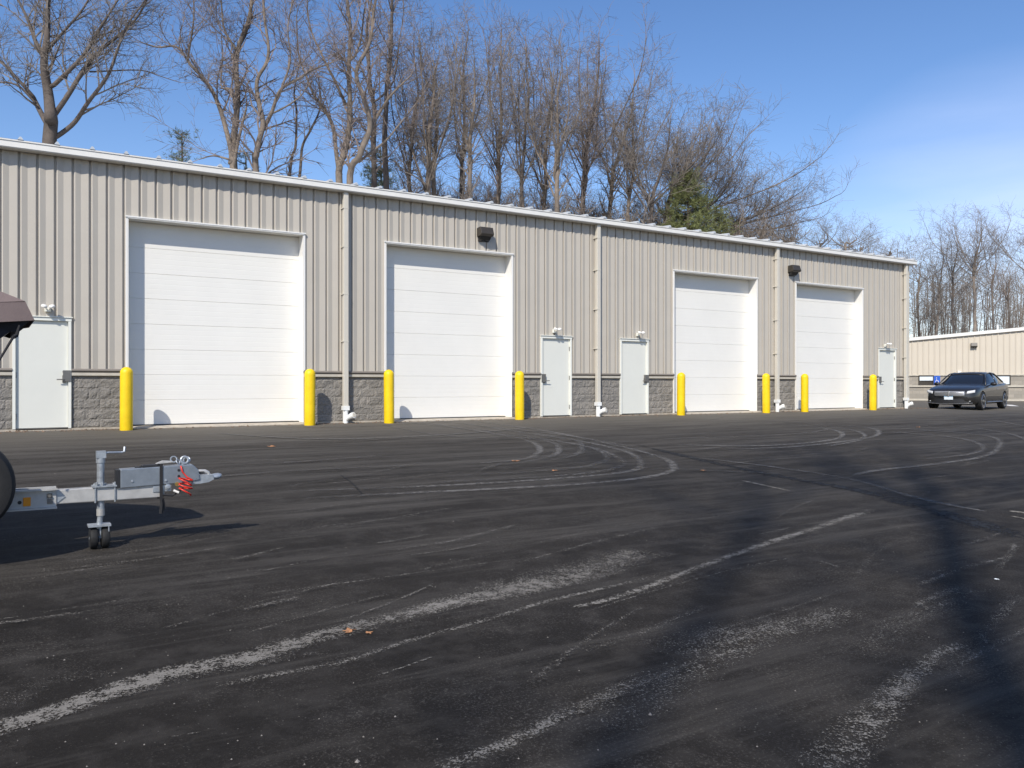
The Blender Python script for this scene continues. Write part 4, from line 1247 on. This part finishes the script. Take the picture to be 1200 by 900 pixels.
def generic(px, t, toppy, spread, nlead, forkpy, r0, seed, label, lean=0, trunkm='bark', twigm='twig', dens=1.0, blen=2.3, grp=GRP, name='bare_tree', base=None, fork=None):
    T = Tree(seed, dens); rg = random.Random(seed+9)
    if base is None:
        base = at_t(px, t); base.z = terrain(base.x, base.y) - .1
        ztop = at_t(px, t, toppy).z - blen*.6; zf = at_t(px, t, forkpy).z
    else:
        ztop = toppy; zf = forkpy
    H = ztop - zf
    fk = Vector((base.x + rg.uniform(-.3,.3), base.y + rg.uniform(-.3,.3), zf))
    if fork: fk = Vector(fork)
    for k in range(nlead):
        a = 2*PI*k/nlead + rg.uniform(-.4, .4)
        sp = spread * (rg.uniform(.25, 1.0) if k else .12)
        dx, dy = CT*math.cos(a)*sp + CT*lean, -ST*math.cos(a)*sp + math.sin(a)*sp*.8 - ST*lean
        z1 = zf + H * rg.uniform(.80, 1.0) * (1 - .16*(sp/spread))
        st_ = fk + Vector((0,0,rg.uniform(-.25, .1)*H*.5))
        tip = Vector((fk.x+dx, fk.y+dy, z1))
        mid1 = st_.lerp(tip, .35) + Vector((dx*.12, dy*.12, 0)); mid2 = st_.lerp(tip, .7) + Vector((dx*.12+rg.uniform(-.2,.2), dy*.12+rg.uniform(-.2,.2), 0))
        pts = [st_, mid1, mid2, tip]
        rr = r0*(.8 if k == 0 else rg.uniform(.16,.34))
        if k == 0: pts = [base.copy(), base.lerp(fk, .6)] + pts; rr = r0
        T.leader(pts, rr*.85, .016, clear=.10 if k else .5, blen=blen*1.1, sp=.40)
    return T.build(name, base, label, trunkm, twigm, grp)
G = [
 (483,36,0,1.6,4,205,.17,'slim bare tree just right of the ivy wrapped stems',0,'twigr'),
 (497,35,-8,2.0,6,215,.26,'dense upright bare tree with brown vines up its trunk above the second roll door',0,'twig'),
 (512,37,4,1.8,5,200,.22,'bare tree standing tight behind the vine covered trunk',0,'twig'),
 (540,39,-6,2.2,4,190,.20,'bare tree over the left half of the black wall lamp',0,'twigr'),
 (556,35,6,2.4,4,180,.19,'v forked bare tree above the black wall lamp',0,'twig'),
 (584,39,-6,2.4,5,190,.22,'tall bare tree behind the right edge of the second roll door',0,'twigr'),
 (612,37,4,2.2,5,200,.19,'bare tree above the fourth bollard',0,'twig'),
 (640,39,0,2.4,5,205,.20,'bare tree above the second entry door',0,'twigr'),
 (662,36,10,2.6,6,215,.24,'thick trunked bare tree left of the middle downspout',0,'twig'),
 (684,38,4,3.0,7,210,.24,'tallest full crowned bare tree over the middle downspout',.4,'twigr'),
 (708,40,26,3.2,6,215,.21,'bare tree fanning out right of the middle downspout',.9,'twig'),
 (738,38,92,2.2,5,225,.17,'shorter bare tree above the third entry door',0,'twig'),
 (765,37,98,3.2,9,240,.20,'low forked bare tree with a dense dark crown',.6,'twig'),
 (786,39,112,3.6,9,240,.20,'broad fan shaped bare tree left of the green pine',1.6,'twig'),
 (820,40,150,3.8,9,250,.18,'rounded bare tree spreading right above the green pine',1.4,'twig'),
 (858,42,198,3.4,8,265,.15,'low bare tree just right of the green pine',1.6,'twig'),
 (893,44,232,3.0,7,272,.13,'small bare tree above the third downspout',.8,'twigr'),
 (926,60,246,3.0,6,285,.16,'faint bare tree above the last wall lamp',0,'twig'),
 (962,68,250,3.2,5,290,.17,'open crowned distant bare tree over the last roll door',0,'twig'),
 (992,66,256,3.4,6,290,.17,'distant bare tree with a wide crown left of the building corner',.5,'twig'),
 (1012,70,268,2.4,5,295,.15,'short distant bare tree next to the wide crowned one',0,'twig'),
 (1042,70,276,2.2,5,300,.14,'lone small bare tree over the far entry door',0,'twig'),
 (1078,66,285,2.2,5,330,.15,'bare tree just right of the building corner',0,'twig'),
 (1097,62,268,2.4,5,340,.17,'bare tree behind the left part of the far building',0,'twig'),
 (1118,60,248,2.2,5,330,.20,'tall slender bare tree second from the pair over the parked car',0,'twig'),
 (1142,58,232,3.0,7,320,.23,'tallest bare tree above the parked car',0,'twig'),
 (1165,62,262,2.0,5,340,.16,'bare tree between the two tallest on the right',0,'twigr'),
 (1184,64,300,2.2,5,350,.15,'low bare tree over the far right window',0,'twigr'),
 (1204,56,238,2.6,6,320,.20,'bare tree cut by the right edge of the picture',0,'twig'),
]
for k, (px, t, tp_, spd, nl, fk, r0, lab, lean, tw) in enumerate(G):
    far = px > 910; r0 *= .66 if px > 1090 else .82
    generic(px, t, tp_, spd, nl, fk, r0, 100+k*7, lab, lean, 'barkd' if k % 3 == 0 else 'bark', tw, dens=(1.0 if not far else .85), blen=(2.1 if px < 740 else 2.3))
# two trees behind the photographer: only their shade falls in the picture
for k, (bx_, by_, fk_, r0, sd_) in enumerate(((-16.7, -30.0, (-14.1, -31.96, 23.6), .13, 901), (-14.6, -28.5, (-11.5, -32.2, 23.4), .24, 917))):
    b_ = Vector((bx_, by_, terrain(bx_, by_)))
    generic(0, 0, 30.0, 3.2, 6, fk_[2], r0, sd_, ['slim bare tree behind the photographer shading the lot', 'thick bare tree behind the photographer shading the lot'][k], .3, 'bark', 'twig', .6, 2.0, 'bare trees behind the photographer', base=b_, fork=fk_)
# understorey thickets
def thicket(name, x0, x1, t0, t1, n, top_fn, seed, label):
    T = Tree(seed, .8); rg = T.rg
    for i in range(n):
        px = rg.uniform(x0, x1); t = rg.uniform(t0, t1); b = at_t(px, t); b.z = terrain(b.x, b.y)
        ztop = at_t(px, t, top_fn(px) + rg.uniform(-6, 30)).z; H = max(2, ztop - b.z)
        p2 = b + Vector((rg.gauss(0,.5), rg.gauss(0,.5), H*.85)); p1 = b.lerp(p2, .5) + Vector((rg.gauss(0,.25), rg.gauss(0,.25), 0))
        T.cr.tube([b, p1, p2], [.05, .035, .012], 4, False)
        for j in range(12):
            f = rg.uniform(.45, 1.0); q = (b.lerp(p1, f*2) if f < .5 else p1.lerp(p2, f*2-1))
            T.branch(q, Vector((rg.gauss(0,.8), rg.gauss(0,.8), .7)).normalized(), rg.uniform(.8, 1.9), .014, 3 if rg.random() < .35 else 2)
    o = T.cr.build(name, M['twigb']); tag(o, label, 'thicket', kind='stuff')
thicket('sapling_thicket', 470, 920, 38, 46, 400, lambda p: 192 + max(0, (p-560))*.13, 71, 'tangle of young bare saplings behind the building roof')
thicket('far_sapling_thicket', 900, 1240, 62, 80, 230, lambda p: 266 if p < 1060 else 292, 72, 'tangle of distant bare saplings behind the far building')

# evergreens
def pine(px, t, toppy, botpy, wid, seed, label, needm, nb=90, tuft=30):
    rg = random.Random(seed); b = at_t(px, t); b.z = terrain(b.x, b.y); zt_ = at_t(px, t, toppy).z; zb_ = at_t(px, t, botpy).z
    tr_ = MB(); nd = MB(); wd = wid*t/960
    tr_.tube([b, Vector((b.x+.1, b.y, (b.z+zt_)/2)), Vector((b.x, b.y, zt_))], [.2,.12,.02], 8)
    for k in range(nb):
        f = rg.random(); z = zb_ - 2 + (zt_-zb_+2)*f; a = rg.uniform(0, 2*PI)
        L = wd*(1.05-f)**.6*rg.uniform(.55, 1.1) + .25
        d = Vector((math.cos(a), math.sin(a), rg.uniform(.05,.5))).normalized(); p = Vector((b.x, b.y, z)); q = p + d*L
        tr_.tube([p, p.lerp(q,.5)-Vector((0,0,.05)), q], [.03,.018,.006], 4, False)
        for j in range(int(tuft*L)):
            g_ = rg.uniform(.3, 1.02); c = p.lerp(q, g_) + Vector((rg.gauss(0,.16), rg.gauss(0,.16), rg.gauss(0,.11)))
            for h_ in range(8):
                v = (d*.5 + Vector((rg.gauss(0,.7), rg.gauss(0,.7), rg.gauss(.3,.5)))).normalized()*rg.uniform(.10,.20)
                s_ = v.cross(Vector((rg.gauss(0,1),rg.gauss(0,1),rg.gauss(0,1)))).normalized()*.008
                n = len(nd.v); nd.v += [tuple(c-s_), tuple(c+s_), tuple(c+v+s_*.3), tuple(c+v-s_*.3)]; nd.f.append((n,n+1,n+2,n+3))
    e = empty('pine_tree', b); tag(e, label, 'tree'); inv = Matrix.Translation(-b)
    for o in (tr_.build('trunk', M['barkd'], e), nd.build('crown', M[needm], e)): o.data.transform(inv)
pine(806, 37, 208, 268, 36, 5, 'olive green pine showing over the roof between bare trees', 'needle', 130, 34)
pine(838, 38, 247, 275, 26, 6, 'low green pine shoulder right of the olive pine', 'needle', 60, 30)
pine(213, 31, 156, 190, 17, 7, 'wispy bluish pine tip above the nearest roll door', 'needleb', 36, 26)
pine(288, 32, 178, 205, 15, 8, 'faint pine sprigs at the foot of the multi stemmed tree', 'needleb', 26, 20)
pine(446, 37, 172, 222, 30, 9, 'hazy grey green pine just right of the first downspout', 'needleb', 70, 26)
clean()

# ------------------------------------------------------------------ light, sky, camera
w = bpy.data.worlds.new('World'); sc.world = w; w.use_nodes = True
nt = w.node_tree; bg = nt.nodes['Background']
sky = nt.nodes.new('ShaderNodeTexSky'); sky.sky_type = 'NISHITA'; sky.sun_disc = False
sun_el = math.asin(-SUN.z); az = math.atan2(-SUN.x, -SUN.y)
sky.sun_elevation = sun_el; sky.sun_rotation = az
sky.air_density = 1.0; sky.dust_density = .35; sky.ozone_density = 1.6
tc = nt.nodes.new('ShaderNodeTexCoord'); V = tc.outputs['Generated']
mp = nt.nodes.new('ShaderNodeMapping'); nt.links.new(V, mp.inputs['Vector']); mp.inputs['Scale'].default_value = (1.2, 1.2, 6.0)
mp.inputs['Rotation'].default_value = (R(6), R(-5), 0)
n1 = noise_node(nt, mp.outputs[0], 1.7, 7, .5)
sp = nt.nodes.new('ShaderNodeSeparateXYZ'); nt.links.new(V, sp.inputs[0])
cdir = at_t(1170, 1.0, 320) - CAM; cdir.normalize()
dt = nt.nodes.new('ShaderNodeVectorMath'); dt.operation = 'DOT_PRODUCT'; nt.links.new(V, dt.inputs[0]); dt.inputs[1].default_value = cdir
reg = ramp_node(nt, dt.outputs['Value'], .974, 1.0, 0, .85)
cl = math_node(nt, 'MULTIPLY', ramp_node(nt, n1, .38, .70, .22, .62), reg, True)
# a stratum of thin cirrus that whitens the low eastern sky
col = mix_node(nt, cl, sky.outputs['Color'], (7.2, 7.9, 9.0))
hs = nt.nodes.new('ShaderNodeHueSaturation'); hs.inputs['Saturation'].default_value = 1.2; hs.inputs['Value'].default_value = 1.0
tn = nt.nodes.new('ShaderNodeMix'); tn.data_type = 'RGBA'; tn.blend_type = 'MULTIPLY'; tn.inputs['Factor'].default_value = 1; nt.links.new(col, tn.inputs[6]); tn.inputs[7].default_value = (1.05, 1.0, 1.07, 1)
nt.links.new(tn.outputs[2], hs.inputs['Color']); nt.links.new(hs.outputs['Color'], bg.inputs['Color'])
bg.inputs['Strength'].default_value = .13
sl_ = bpy.data.lights.new('sun', 'SUN'); sl_.energy = 4.1; sl_.angle = R(.53); sl_.color = (1, .945, .85)
so = bpy.data.objects.new('sun', sl_); COL.objects.link(so); so.rotation_euler = SUN.to_track_quat('-Z', 'Y').to_euler(); so.location = (-10, -30, 30)
cam = bpy.data.cameras.new('camera'); cam.sensor_width = 36; cam.lens = 28.8; cam.clip_end = 3000; cam.clip_start = .05
cob = bpy.data.objects.new('camera', cam); COL.objects.link(cob); cob.location = CAM; cob.rotation_euler = (R(90), 0, -TH)
sc.camera = cob
sc.view_settings.view_transform = 'Standard'; sc.view_settings.look = 'None'; sc.view_settings.gamma = 1; sc.view_settings.exposure = .22
